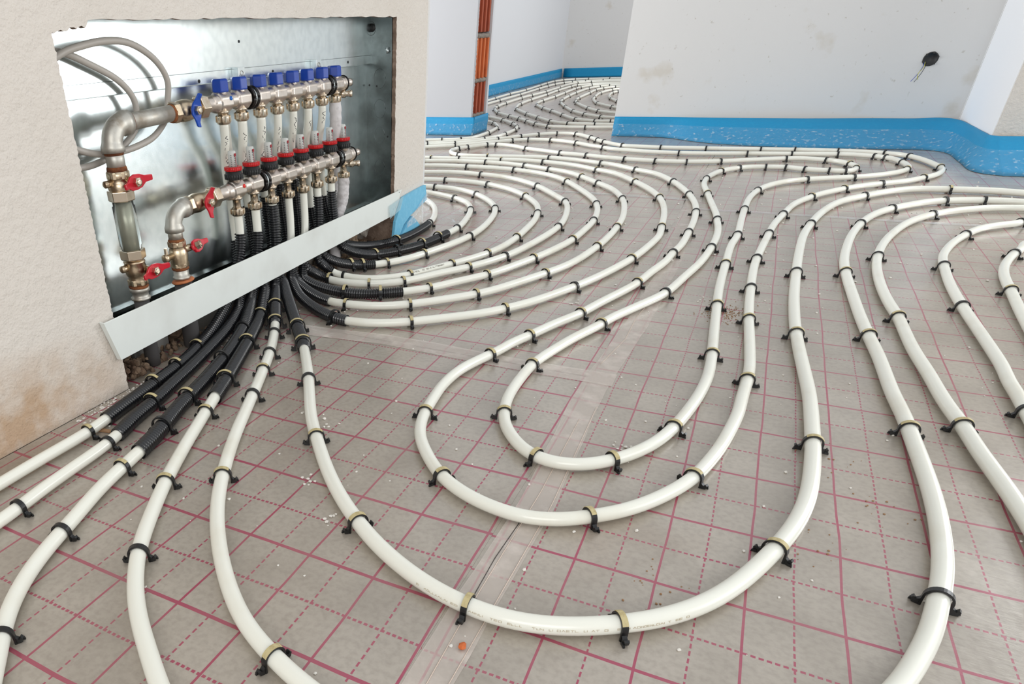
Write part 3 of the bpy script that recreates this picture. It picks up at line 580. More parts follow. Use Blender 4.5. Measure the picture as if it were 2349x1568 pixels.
lath(ra, 'union_nut', nickel_b, (UX, 0.340, 0.491), (0, 1, 0), [(0, 0.021), (0.002, 0.0235), (0.022, 0.0235), (0.024, 0.0205)], 6, 0.1, True, 0.001)
lath(ra, 'union_tail', nickel, (UX, 0.362, 0.4925), (0, 1, 0), [(0, 0.0148), (0.03, 0.0150), (0.034, 0.0185), (0.044, 0.0200)])
lath(ra, 'pipe_nipple', steel, (UX, YA, 0.442), (0, 0, -1), [(0, 0.0178), (0.036, 0.0178)])
lath(ra, 'rust_ring', rust, (UX, YA, 0.440), (0, 0, -1), [(0, 0.0186), (0.003, 0.0190), (0.007, 0.0182)])
lath(ra, 'rust_ring', rust, (UX, YA, 0.413), (0, 0, -1), [(0, 0.0184), (0.003, 0.0196), (0.008, 0.0200)])
v1 = lath(ra, 'valve_body', brass, (UX, YA, 0.405), (0, 0, -1), [(0, 0.0205), (0.014, 0.0205), (0.015, 0.0185), (0.020, 0.0225), (0.030, 0.0240), (0.040, 0.0215), (0.044, 0.0150), (0.056, 0.0145)], 16)
handle(ra, (UX+0.030, YA+0.010, 0.385), 0.074, red_h, False)
lath(ra, 'valve_stem', brass, (UX+0.015, YA+0.010, 0.385), (1, 0, 0), [(0, 0.009), (0.016, 0.008)])
lath(ra, 'side_plug', brass, (UX-0.004, YA-0.020, 0.385), (0, -1, 0), [(0, 0.007), (0.014, 0.0065), (0.016, 0.004)])
lath(ra, 'union_nut', nickel_b, (UX, YA-0.002, 0.371), (0, 0, -1), [(0, 0.0225), (0.0015, 0.0265), (0.019, 0.0265), (0.021, 0.0235)], 6, 0.35, True, 0.001)
lath(ra, 'sight_tube', glass, (UX, YA-0.001, 0.350), (0, 0, -1), [(0, 0.0205), (0.008, 0.0205), (0.009, 0.0225), (0.085, 0.0225), (0.086, 0.0205), (0.094, 0.0205)], 28)
lath(ra, 'tube_core', mat('grey_green_rod', (176, 174, 156), 0.35, 0.4), (UX, YA-0.001, 0.350), (0, 0, -1), [(0, 0.0145), (0.094, 0.0145)], 20)
lath(ra, 'union_nut', nickel_b, (UX, YA, 0.257), (0, 0, -1), [(0, 0.0225), (0.0015, 0.0265), (0.019, 0.0265), (0.021, 0.0235)], 6, 0.1, True, 0.001)
lath(ra, 'valve_body', brass, (UX, YA, 0.240), (0, 0, -1), [(0, 0.0135), (0.006, 0.0135), (0.0065, 0.0220), (0.010, 0.0225), (0.012, 0.0210), (0.022, 0.0235), (0.034, 0.0215), (0.040, 0.0180), (0.046, 0.0195), (0.058, 0.0195)], 16)
handle(ra, (UX+0.034, YA+0.014, 0.212), 0.076, red_h, False)
lath(ra, 'valve_stem', brass, (UX+0.015, YA+0.014, 0.212), (1, 0, 0), [(0, 0.009), (0.020, 0.008)])
lath(ra, 'side_plug', brass, (UX-0.004, YA-0.018, 0.222), (0, -1, 0), [(0, 0.008), (0.016, 0.007), (0.018, 0.004)])
lath(ra, 'rust_ring', rust, (UX, YA, 0.183), (0, 0, -1), [(0, 0.0200), (0.003, 0.0215), (0.006, 0.0195)])
lath(ra, 'hex_fitting', steel, (UX, YA, 0.178), (0, 0, -1), [(0, 0.0200), (0.002, 0.0215), (0.008, 0.0215), (0.009, 0.0180), (0.020, 0.0180), (0.022, 0.0215), (0.026, 0.0205)], 12)
lath(ra, 'insulated_riser', mat('dark_grey_insulation', (84, 82, 82), 0.7), (UX, YA, 0.153), (0, 0, -1), [(0, 0.0165), (0.150, 0.0165)])
for (o_, ax_, d_, r_) in (((UX, 0.258, 0.488), (0, 1, 0.02), 0.015, 0.0205), ((UX, YA, 0.405), (0, 0, -1), 0.013, 0.0225), ((UX, YA, 0.196), (0, 0, -1), 0.012, 0.0215)):
    lath(ra, 'hex_collar', brass, o_, ax_, [(0, r_*0.93), (0.0015, r_), (d_, r_), (d_+0.0015, r_*0.93)], 6, 0.2, True, 0.0008)
YB = 0.2045; XB = -0.450
rb_ = thing('supply_pipe_run', (XB, YB, 0.12), 'shorter pipe run with elbow and two red-handled valves, joined to the lower manifold', 'pipework')
elbow(rb_, None, 0.0178, 0.032, steel, YB, 0.3065, XB, 'elbow_fitting')
lath(rb_, 'rust_ring', rust, (XB, 0.246, 0.307), (0, 1, 0), [(0, 0.0190), (0.003, 0.0196), (0.006, 0.0180)])
lath(rb_, 'valve_body', brass, (XB, 0.251, 0.3075), (0, 1, 0.02), [(0, 0.0172), (0.014, 0.0172), (0.015, 0.0160), (0.022, 0.0195), (0.034, 0.0208), (0.048, 0.0195), (0.058, 0.0170), (0.072, 0.0175), (0.085, 0.0175)], 16)
handle(rb_, (XB+0.026, 0.295, 0.309), 0.062, red_h, True)
lath(rb_, 'valve_stem', brass, (XB+0.012, 0.295, 0.309), (1, 0, 0), [(0, 0.009), (0.016, 0.008)])
lath(rb_, 'union_nut', nickel_b, (XB, 0.333, 0.3095), (0, 1, 0), [(0, 0.0205), (0.002, 0.0230), (0.022, 0.0230), (0.024, 0.0200)], 6, 0.1, True, 0.001)
lath(rb_, 'union_tail', nickel, (XB, 0.355, 0.3105), (0, 1, 0), [(0, 0.0148), (0.036, 0.0150), (0.042, 0.0185), (0.052, 0.0200)])
lath(rb_, 'pipe_nipple', steel, (XB, YB, 0.270), (0, 0, -1), [(0, 0.0160), (0.022, 0.0160)])
lath(rb_, 'rust_ring', rust, (XB, YB, 0.250), (0, 0, -1), [(0, 0.0165), (0.003, 0.0180), (0.006, 0.0178)])
lath(rb_, 'valve_body', brass, (XB, YB, 0.246), (0, 0, -1), [(0, 0.0178), (0.013, 0.0178), (0.014, 0.0165), (0.020, 0.0200), (0.030, 0.0212), (0.042, 0.0200), (0.050, 0.0195), (0.058, 0.0178), (0.060, 0.0185)], 16)
lath(rb_, 'drain_stub', brass, (XB, YB-0.012, 0.217), (0, -1, 0.0), [(0, 0.007), (0.022, 0.0065), (0.023, 0.0090), (0.032, 0.0090), (0.034, 0.006)], 12)
MB().box((XB-0.003, YB-0.040, 0.224), (XB+0.003, YB-0.034, 0.238)).build('stub_lever', nickel_b, rb_, bevel=0.001)
lath(rb_, 'valve_stem', brass, (XB+0.004, YB+0.014, 0.224), (0.4, 1, 0.1), [(0, 0.0085), (0.022, 0.0075)])
handle(rb_, (XB+0.016, YB+0.040, 0.226), 0.050, red_h, False, (0.85, 0.5, 0.35))
lath(rb_, 'rust_ring', rust, (XB, YB, 0.189), (0, 0, -1), [(0, 0.0188), (0.003, 0.0198), (0.006, 0.0180)])
lath(rb_, 'hex_fitting', steel, (XB, YB, 0.184), (0, 0, -1), [(0, 0.0165), (0.003, 0.0175), (0.014, 0.0170), (0.016, 0.0205), (0.020, 0.0200)], 8)
mb = MB(); mb.lathe((XB, YB+0.002, 0.160), (0.12, 0.05, -1), [(0, 0.0245), (0.003, 0.0262), (0.005, 0.0240)], 24); mb.build('rust_coloured_washer', orange_d, rb_)
lath(rb_, 'insulated_riser', mat('dark_grey_insulation', (84, 82, 82), 0.7), (XB-0.004, YB+0.006, 0.153), (0, 0, -1), [(0, 0.0200), (0.150, 0.0200)])

for (o_, ax_, d_, r_) in (((XB, 0.251, 0.3075), (0, 1, 0.02), 0.013, 0.0200), ((XB, YB, 0.246), (0, 0, -1), 0.012, 0.0202), ((XB, YB, 0.199), (0, 0, -1), 0.009, 0.0208)):
    lath(rb_, 'hex_collar', brass, o_, ax_, [(0, r_*0.93), (0.0015, r_), (d_, r_), (d_+0.0015, r_*0.93)], 6, 0.2, True, 0.0008)
# grey cables coiled at the upper left of the cabinet
h1 = [(-0.46, -0.10, 0.53), (-0.462, -0.05, 0.575), (-0.47, 0.012, 0.601), (-0.47, 0.063, 0.612), (-0.47, 0.124, 0.618), (-0.472, 0.186, 0.612), (-0.475, 0.247, 0.584), (-0.48, 0.281, 0.546), (-0.49, 0.283, 0.505), (-0.49, 0.270, 0.475), (-0.487, 0.225, 0.448), (-0.484, 0.165, 0.436), (-0.484, 0.107, 0.433), (-0.484, 0.058, 0.438), (-0.484, 0.0, 0.458), (-0.484, -0.08, 0.50)]
h2 = [(-0.50, -0.10, 0.56), (-0.49, -0.03, 0.603), (-0.487, 0.03, 0.604), (-0.487, 0.093, 0.582), (-0.488, 0.150, 0.556), (-0.490, 0.184, 0.527), (-0.494, 0.195, 0.498), (-0.496, 0.188, 0.470), (-0.497, 0.165, 0.450), (-0.497, 0.125, 0.432), (-0.496, 0.075, 0.420), (-0.495, 0.02, 0.418), (-0.495, -0.08, 0.430)]
c1_ = MB().tube(catmull([Vector(p) for p in h1], 8), 0.0062, 12).build('grey_cable_loop', conduit); tag(c1_, 'larger front loop of grey cable at the upper left of the cabinet', 'cable', 'grey cable loops in the cabinet')
c2_ = MB().tube(catmull([Vector(p) for p in h2], 8), 0.0062, 12).build('grey_cable_loop', conduit); tag(c2_, 'smaller rear loop of grey cable, curling down behind the elbow fitting', 'cable', 'grey cable loops in the cabinet')

# white strip lying slanted across the foot of the opening
bs = thing('white_cover_strip', (-0.41, 0.58, 0.1), 'long flat white metal strip lying across the foot of the cabinet opening', 'metal strip')
MB().prism([(-0.073, 0.158), (-0.049, 0.073), (1.180, 0.101), (1.243, 0.170)], (-0.4100, 0, 0), (0, 1, 0), (0, 0, 1), (1, 0, 0), 0.0035).build('face', white_p, bs, bevel=0.0006)
MB().prism([(-0.073, 0.158), (-0.049, 0.073), (-0.046, 0.0733), (-0.070, 0.1583)], (-0.4195, 0, 0), (0, 1, 0), (0, 0, 1), (1, 0, 0), 0.0095).build('end_flange', white_p, bs)
MB().prism([(1.240, 0.170), (1.218, 0.143), (1.221, 0.142), (1.243, 0.170)], (-0.4195, 0, 0), (0, 1, 0), (0, 0, 1), (1, 0, 0), 0.0095).build('end_flange', white_p, bs)
for (y, z) in ((1.222, 0.165), (1.195, 0.124), (1.18, 0.121)):
    MB().lathe((-0.4066, y, z), (1, 0, 0), [(0, 0.0016), (0.0006, 0.0014)], 10).build('screw_mark', rubber, bs)

# ---------------------------------------------------------------- heating pipes
PR = 0.0103
DATA = json.loads(r'''{"PA":[[-511,677,""],[-414,558,""],[-328,454,""],[-271,386,"y"],[-227,335,""],[-198,300,"y"],[-180,275,"e"],[-139,220,""],[-86,145,"c"],[3,11,""],[52,-49,"y"],[129,-138,""],[196,-202,""],[238,-234,"y"],[286,-268,""],[354,-300,""],[398,-315,""],[430,-316,"y"],[451,-323,""],[514,-312,""],[563,-287,""],[594,-265,"y"],[632,-237,""],[666,-197,""],[700,-142,""],[742,-32,"y"],[765,48,""],[777,125,""],[781,217,""],[781,296,"y"],[777,420,""],[773,500,""],[746,803,"y"],[736,1048,""],[735,1165,""],[735,1282,"c"],[736,1440,""],[743,1693,""],[761,1873,"c"],[793,2078,""],[848,2276,""],[927,2405,"c"],[999,2509,""],[1088,2592,""],[1193,2609,"y"],[1294,2626,""],[1399,2604,""],[1441,2591,""]],"PB":[[1412,2418,""],[1372,2434,""],[1263,2427,"c"],[1159,2389,"c"],[1088,2329,""],[991,2195,"c"],[938,2083,""],[897,1931,"c"],[868,1758,""],[851,1580,""],[844,1454,""],[845,1327,"y"],[854,1156,""],[865,979,""],[876,849,"y"],[888,729,""],[899,561,""],[909,470,""],[913,411,"y"],[919,319,""],[924,224,""],[925,143,""],[922,65,""],[916,2,""],[908,-43,"c"],[895,-112,""],[875,-177,""],[862,-212,""],[848,-242,""]],"PC":[[1398,2338,""],[1355,2324,""],[1290,2313,""],[1192,2247,""],[1096,2137,"c"],[1025,1997,""],[971,1815,""],[940,1663,""],[923,1530,"c"],[915,1397,""],[916,1242,""],[925,1098,""],[936,1001,"y"],[947,811,""],[962,677,""],[969,595,""],[978,520,""],[987,469,"y"],[998,372,""],[1011,290,""],[1022,204,""],[1027,147,""]],"PD":[[1365,2158,""],[1315,2095,"c"],[1252,2039,""],[1197,1972,""],[1152,1873,"c"],[1112,1763,""],[1080,1638,""],[1068,1558,""],[1064,1485,"c"],[1059,1315,""],[1063,1138,"c"],[1072,970,""],[1081,783,""],[1079,701,""],[1082,651,""],[1083,572,"c"],[1084,487,""]],"PE":[[1311,1839,""],[1266,1757,""],[1234,1683,"c"],[1200,1568,""],[1183,1480,""],[1175,1388,""],[1172,1304,"y"],[1166,1183,""],[1163,1103,""],[1159,967,""]],"PF":[[-1418,3324,""],[-1273,3351,""],[-1255,3367,"c"],[-1105,3447,"c"],[-1012,3534,""],[-912,3678,"c"],[-855,3766,""],[-817,3826,"c"],[-732,3929,"c"],[-629,3990,"c"],[-508,3984,"c"],[-382,3827,"c"],[-323,3733,"c"],[-270,3661,"c"],[-145,3531,"c"],[-58,3511,""],[58,3497,"c"],[282,3506,"c"],[530,3521,"c"],[678,3534,"c"],[856,3532,"c"],[953,3527,""],[1039,3494,"c"],[1094,3468,""],[1134,3419,"c"],[1177,3306,""],[1205,3184,""],[1216,3121,"y"],[1213,3042,""],[1181,2932,""],[1136,2855,"y"],[1079,2765,""],[991,2678,"c"],[923,2609,""],[864,2532,"y"],[801,2428,""],[760,2342,"y"],[709,2193,""],[681,2005,"c"],[662,1858,""],[652,1705,"c"],[637,1391,"c"],[637,1242,""],[641,1104,"c"],[647,961,""],[653,861,"y"],[662,747,""],[670,639,""],[674,571,""],[674,510,"y"],[671,418,""],[670,351,""],[656,223,""],[642,152,""],[630,104,"y"],[601,38,""],[561,-25,""],[521,-64,"y"],[488,-91,""],[441,-111,""],[397,-109,""],[351,-98,""],[295,-67,"y"],[249,-18,""],[206,43,""],[182,120,"y"],[170,205,""],[166,222,""],[168,315,""],[186,387,""],[199,426,"y"],[215,481,""],[213,493,""],[241,567,"y"],[269,656,""],[305,748,"y"],[330,847,""],[356,937,""],[382,1040,"y"],[397,1155,""],[416,1270,""],[421,1369,"c"],[431,1486,""],[430,1635,"c"],[425,1811,""],[415,1944,"c"],[395,2094,""],[354,2262,"c"],[305,2406,""],[262,2512,"c"],[168,2685,""],[64,2771,"c"],[-24,2856,""],[-76,2900,""],[-126,2916,"c"],[-261,2988,""],[-414,3031,"c"],[-562,3031,""],[-740,3008,"y"],[-834,3004,""],[-911,3022,"c"],[-975,3078,""],[-1012,3161,""],[-1010,3255,"c"],[-974,3311,"c"],[-892,3433,"c"],[-842,3442,"c"],[-741,3421,""],[-627,3329,"c"],[-505,3263,""],[-397,3199,"c"],[-248,3148,"c"],[-150,3106,""],[-45,3068,"c"],[103,3043,"c"],[239,3046,"c"],[386,3095,"c"],[502,3164,""],[649,3240,"c"],[726,3258,""],[810,3229,"c"],[856,3204,""],[899,3136,"y"],[919,3089,""],[918,3027,"y"],[902,2969,""],[878,2937,"c"],[820,2941,"c"],[733,2950,"c"],[661,2987,"c"],[575,2978,"c"],[515,2963,""],[477,2928,"c"],[440,2880,""],[410,2822,"y"],[388,2731,""],[376,2623,"c"],[381,2492,""],[401,2374,""],[416,2291,"y"],[446,2127,""],[480,1942,""],[492,1846,"c"],[507,1729,""],[514,1610,""],[513,1466,"c"],[504,1304,""],[484,1154,""],[459,982,"c"],[413,848,""],[376,746,""],[365,696,"y"],[330,587,""],[305,481,""],[292,410,"y"],[294,263,""],[311,177,"y"],[329,133,""],[336,123,""],[372,78,""],[406,55,"y"],[444,53,""],[478,67,""],[513,101,"y"],[543,145,""],[566,197,""],[582,259,"y"],[595,338,""],[604,417,""],[608,507,""],[603,614,"y"],[593,757,""],[581,932,"y"],[572,1085,""],[566,1302,"y"],[562,1515,""],[569,1656,"c"],[564,1843,""],[560,2040,"c"],[562,2253,""],[579,2408,"c"],[610,2527,""],[670,2639,""],[737,2701,"c"],[817,2756,""],[904,2802,"c"],[995,2882,""],[1062,2969,""],[1096,3048,"y"],[1107,3123,""],[1092,3234,"c"],[1068,3321,""],[1039,3365,"c"],[997,3389,"c"],[932,3418,""],[860,3418,"c"],[668,3392,"c"],[476,3367,"c"],[326,3335,""],[169,3318,"c"],[19,3336,""],[-79,3367,""],[-181,3398,""],[-223,3444,"c"],[-311,3501,""],[-412,3597,"c"],[-583,3690,"c"],[-724,3687,"c"],[-810,3631,"c"],[-938,3493,""],[-1070,3360,"c"],[-1233,3262,""],[-1352,3188,""]],"G1":[[-1665,5262,""],[-1422,4923,"c"],[-1217,4683,"c"],[-1070,4462,"c"],[-992,4306,"c"],[-955,4129,"c"],[-946,3911,"c"],[-955,3795,""],[-999,3676,"c"],[-1086,3567,""],[-1280,3423,"c"],[-1296,3404,""],[-1429,3346,""]],"G2":[[-1486,4789,""],[-1318,4615,""],[-1226,4504,"c"],[-1152,4353,""],[-1110,4229,"c"],[-1081,3964,"c"],[-1086,3729,""],[-1142,3631,"c"],[-1246,3592,"c"],[-1351,3553,"c"],[-1509,3513,""]],"R1":[[-1943,5903,""],[-1918,6266,""],[-1925,6510,"c"],[-1939,7004,"c"],[-1922,7500,"c"],[-1955,8151,"c"],[-1969,8464,"c"],[-1968,8776,"c"],[-1914,8996,"c"],[-1796,9109,"c"],[-1642,9149,"c"],[-1392,9161,"c"],[-1129,9104,""]],"R2":[[-1830,5607,""],[-1802,5944,""],[-1802,6289,"c"],[-1802,6914,"c"],[-1824,7633,"c"],[-1825,7992,"c"],[-1821,8263,"c"],[-1786,8511,"c"],[-1718,8628,"c"],[-1595,8763,"c"],[-1406,8853,"c"],[-1078,8830,""]],"R3":[[-248,4362,""],[-361,4349,""],[-534,4330,"c"],[-656,4332,""],[-791,4354,"c"],[-914,4477,"c"],[-1023,4639,"c"],[-1128,4794,"c"],[-1260,4965,"c"],[-1430,5197,"c"],[-1558,5475,"c"],[-1616,5689,"c"],[-1646,6001,"c"],[-1664,6522,"c"],[-1656,6826,"c"],[-1634,7250,"c"],[-1646,7831,"c"],[-1659,8189,""],[-1616,8474,"c"],[-1485,8589,"c"],[-1329,8640,""],[-1033,8584,""]],"R4":[[-274,4502,""],[-392,4501,""],[-511,4505,"c"],[-703,4525,"c"],[-858,4652,"c"],[-1014,4883,"c"],[-1177,5137,"c"],[-1374,5493,"c"],[-1446,5728,""],[-1487,5937,"c"],[-1512,6322,"c"],[-1521,6887,"c"],[-1547,7389,"c"],[-1544,7903,"c"],[-1536,8112,"c"],[-1404,8261,"c"],[-1226,8347,""],[-987,8337,""]],"R5":[[-309,4686,""],[-449,4686,"c"],[-553,4689,"c"],[-716,4793,"c"],[-878,5064,"c"],[-1039,5352,"c"],[-1170,5571,"c"],[-1302,5833,"c"],[-1353,6019,""],[-1376,6241,"c"],[-1375,6639,"c"],[-1395,7066,"c"],[-1420,7608,"c"],[-1417,7792,"c"],[-1358,8064,"c"],[-1249,8176,""],[-956,8169,""]],"R6":[[-342,4866,""],[-457,4906,""],[-573,4953,"c"],[-730,5123,"c"],[-875,5356,"c"],[-1020,5687,"c"],[-1149,6039,"c"],[-1216,6324,"c"],[-1257,6709,"c"],[-1282,7054,"c"],[-1290,7624,"c"],[-1235,7887,"c"],[-1153,7999,"c"],[-923,7994,""]],"R7":[[-392,5138,""],[-509,5197,""],[-681,5360,"c"],[-808,5574,"c"],[-1005,6009,"c"],[-1067,6227,"c"],[-1115,6504,"c"],[-1143,7038,"c"],[-1166,7394,"c"],[-1144,7625,"c"],[-1053,7792,"c"],[-889,7813,""]],"R8":[[-448,5435,""],[-586,5612,""],[-644,5686,"c"],[-832,6004,"c"],[-935,6309,""],[-981,6542,"c"],[-1039,7027,"c"],[-1010,7407,"c"],[-946,7535,""],[-844,7566,""]],"R9":[[-530,5876,""],[-685,6141,""],[-701,6167,"c"],[-808,6437,"c"],[-889,6727,""],[-928,7035,"c"],[-913,7194,"c"],[-792,7287,""]],"L0":[[-542,1101,""],[-496,1094,""],[-458,1115,""],[-428,1157,""],[-408,1210,"y"],[-395,1302,""],[-399,1422,""],[-403,1458,"e"],[-405,1480,"c"],[-429,1574,""],[-470,1677,""],[-518,1768,""],[-587,1851,""],[-660,1918,""],[-771,1968,""]],"L1":[[-542,1076,""],[-474,1029,""],[-424,1013,""],[-390,1027,"y"],[-348,1090,"c"],[-306,1192,"y"],[-295,1286,"y"],[-288,1358,"e"],[-283,1442,"c"],[-303,1570,""],[-347,1736,"c"],[-412,1859,""],[-489,1921,"c"],[-569,1966,""],[-655,2003,""],[-757,2004,""]],"L2":[[-541,956,""],[-470,911,""],[-415,900,"y"],[-377,910,"y"],[-343,930,"e"],[-319,961,"y"],[-281,1025,""],[-259,1096,"y"],[-225,1223,""],[-204,1353,"c"],[-207,1499,""],[-231,1659,""],[-265,1781,"c"],[-321,1888,""],[-429,2020,"c"],[-559,2107,""],[-666,2120,"c"],[-723,2126,""],[-804,2103,""]],"L3":[[-535,907,""],[-482,863,""],[-426,813,"e"],[-372,791,"c"],[-306,789,""],[-249,822,""],[-202,876,"y"],[-166,960,""],[-133,1025,"y"],[-76,1174,"y"],[-59,1280,""],[-55,1389,"y"],[-61,1508,""],[-71,1636,""],[-94,1754,"c"],[-137,1894,""],[-227,2043,"y"],[-289,2115,""],[-325,2156,""],[-464,2248,"c"],[-585,2284,""],[-684,2292,"c"],[-789,2275,""],[-875,2251,""]],"L4":[[-527,823,""],[-477,792,""],[-437,768,""],[-397,746,"ey"],[-339,738,""],[-274,756,"y"],[-228,780,""],[-190,814,"y"],[-130,930,""],[-76,1012,"y"],[-16,1164,"c"],[7,1288,""],[24,1432,""],[31,1577,"c"],[17,1713,""],[-14,1865,""],[-51,1985,"c"],[-103,2062,""],[-143,2124,""],[-246,2266,"c"],[-354,2373,""],[-463,2440,""],[-581,2472,"c"],[-716,2497,""],[-873,2462,""],[-964,2438,""]],"L5":[[-478,732,""],[-420,690,""],[-359,670,""],[-294,659,"y"],[-243,672,""],[-201,694,"y"],[-158,730,"e"],[-100,789,"y"],[-58,870,""],[0,964,"y"],[28,1044,""],[67,1169,"y"],[95,1287,""],[117,1422,"y"],[121,1561,""],[119,1703,"c"],[95,1868,""],[66,1978,"c"],[11,2117,""],[-156,2405,"y"],[-276,2541,""],[-465,2636,"c"],[-586,2661,""],[-721,2670,"c"],[-860,2665,""],[-954,2642,""],[-1050,2619,""]],"L6":[[-491,716,""],[-438,664,""],[-376,619,""],[-332,596,""],[-300,579,"e"],[-244,582,"y"],[-186,591,""],[-133,618,""],[-92,648,"y"],[-33,714,""],[31,790,"y"],[67,854,""],[102,940,""],[142,1040,"y"],[182,1166,""],[206,1365,"y"],[212,1515,""],[210,1635,"y"],[199,1792,""],[171,1960,""],[137,2100,"c"],[67,2274,""],[-22,2398,"c"],[-123,2533,"y"],[-215,2634,""],[-313,2688,"c"],[-459,2764,"c"],[-588,2806,""],[-675,2815,"c"],[-847,2822,""],[-1012,2783,"c"],[-1114,2753,""]],"L7":[[-504,711,""],[-434,629,""],[-374,569,""],[-311,525,""],[-259,494,""],[-227,479,"c"],[-186,471,"e"],[-118,486,""],[-77,506,""],[-39,532,"y"],[11,579,""],[90,652,""],[134,712,"y"],[183,798,""],[217,885,""],[242,946,"c"],[281,1070,""],[325,1262,"y"],[343,1406,""],[354,1568,""],[342,1683,"y"],[323,1866,""],[298,2019,""],[261,2167,"y"],[203,2314,""],[117,2471,"y"],[22,2621,""],[-31,2682,""],[-106,2728,"y"],[-219,2822,""],[-397,2896,"c"],[-527,2921,""],[-630,2909,"y"],[-776,2908,""],[-854,2900,"c"],[-1017,2887,"y"],[-1064,2886,""],[-1174,2879,""]],"P1":[[-514,408,""],[-470,321,""],[-437,246,""],[-413,181,"y"],[-393,127,""],[-381,72,"y"],[-375,30,""],[-366,-17,"y"],[-356,-72,""],[-350,-124,""],[-341,-168,"e"],[-332,-217,"y"],[-333,-317,""],[-330,-414,""],[-328,-467,""]],"P2":[[-497,453,""],[-450,364,""],[-411,274,""],[-379,176,""],[-346,69,""],[-328,-7,""],[-304,-79,"y"],[-300,-130,""],[-274,-203,"e"],[-266,-240,"c"],[-260,-320,""],[-252,-403,""],[-242,-448,"c"],[-240,-481,""],[-238,-530,""]],"P3":[[-502,510,""],[-426,392,""],[-389,324,"c"],[-347,234,""],[-314,150,"c"],[-288,72,""],[-270,15,""],[-257,-35,"y"],[-242,-90,""],[-217,-151,"c"],[-194,-235,"e"],[-185,-282,"y"],[-169,-354,""],[-142,-423,""],[-133,-459,"c"],[-113,-515,""],[-88,-565,""],[-59,-607,""],[-33,-632,"c"],[-14,-651,""]],"P4":[[-522,605,""],[-449,493,""],[-404,420,"y"],[-355,323,""],[-322,253,"y"],[-291,182,""],[-257,106,""],[-241,70,"y"],[-219,17,""],[-210,-9,"e"],[-185,-66,"y"],[-139,-175,""],[-89,-282,"y"],[-50,-353,""],[-14,-415,""],[2,-439,"c"],[48,-491,""],[96,-533,""],[143,-564,""],[184,-593,""],[212,-609,""]],"P5":[[-501,625,""],[-409,492,"y"],[-342,396,"y"],[-331,379,"e"],[-297,326,"c"],[-240,226,"c"],[-198,140,"y"],[-146,31,"c"],[-78,-115,""],[-20,-221,"y"],[25,-292,""],[69,-346,""],[113,-393,""],[165,-439,""],[216,-477,""],[245,-488,""],[272,-500,"y"],[301,-510,""],[322,-515,""],[348,-521,""]]}''')
def smooth_path(P, it, lock=()):
    P = [p.copy() for p in P]; n = len(P)
    for _ in range(it):
        Q = [p.copy() for p in P]
        for i in range(1, n-1):
            if i in lock: continue
            Q[i] = P[i]*0.5 + (P[i-1]+P[i+1])*0.25
        P = Q
    return P
def nearest(path, p):
    return min(range(len(path)), key=lambda i: (path[i].x-p.x)**2 + (path[i].y-p.y)**2)
# pipe key: (riser spec, sleeve top z)   riser: which manifold, outlet index
RIS = {'P1': ('L', 0), 'P2': ('U', 0), 'P3': ('L', 1), 'P4': ('U', 1), 'P5': ('L', 2), 'PA': ('U', 2), 'L7': ('L', 3), 'L6': ('U', 3), 'L5': ('L', 4), 'L4': ('U', 4), 'L3': ('L', 5), 'L2': ('U', 5), 'L1': ('L', 6), 'L0': ('U', 6)}
TOPZ = {'P1': 0.213, 'P2': 0.19, 'P3': 0.202, 'P4': 0.26, 'P5': 0.252, 'PA': 0.27, 'L7': 0.13, 'L6': 0.29, 'L5': 0.13, 'L4': 0.29, 'L3': 0.236, 'L2': 0.20, 'L1': 0.236, 'L0': 0.22}
RAD = {'PA': 0.0113, 'P5': 0.0112, 'P4': 0.0112, 'P3': 0.0110, 'PB': 0.0112, 'PC': 0.0108}
LAB = {
 'PA': 'cream heating pipe making the widest outer U across the front of the floor', 'PB': 'cream heating pipe leaving at the bottom right corner, next outside the wide front U',
 'PC': 'cream heating pipe running diagonally to the right edge, second outside the wide U', 'PD': 'cream heating pipe curving at the right edge, third outside the wide U',
 'PE': 'cream heating pipe only just visible at the right picture edge', 'PF': 'very long cream heating pipe forming the two nested loops inside the wide U',
 'G1': 'cream heating pipe making the outer hairpin beside the brick pier', 'G2': 'cream heating pipe making the inner hairpin tight against the brick pier',
 'R1': 'heating pipe nearest the left wall of the far room', 'R2': 'second heating pipe from the left wall of the far room', 'R3': 'heating pipe loop in the far room closest to the brick pier', 'R4': 'second loop from the brick pier in the far room',
 'R5': 'third loop from the brick pier in the far room, with a kinked bend', 'R6': 'fourth loop from the brick pier in the far room', 'R7': 'fifth loop from the brick pier in the far room', 'R8': 'second innermost loop of the far room, beside the facing wall edge', 'R9': 'innermost small loop of the far room, beside the facing wall edge',
 'L0': 'shortest innermost pipe bend beside the torn foam, mostly in black sleeve', 'L1': 'second innermost pipe of the spiral, with the long black sleeve', 'L2': 'third pipe of the spiral from the torn foam corner', 'L3': 'fourth pipe of the spiral, with dark lettering along its side',
 'L4': 'fifth pipe of the spiral, touching the lettered pipe', 'L5': 'sixth pipe of the spiral, with a long sleeve ending in mid bend', 'L6': 'seventh pipe of the spiral, second from its outer side', 'L7': 'outermost pipe of the spiral beside the cabinet',
 'P1': 'leftmost sleeved pipe, running beside the base of the left wall', 'P2': 'second sleeved pipe from the left wall', 'P3': 'third sleeved pipe from the left wall, leaving at the lower left edge', 'P4': 'fourth pipe from the left wall, curving out at the bottom edge', 'P5': 'fifth pipe from the left wall, with a short sleeve, beside the wide U'}
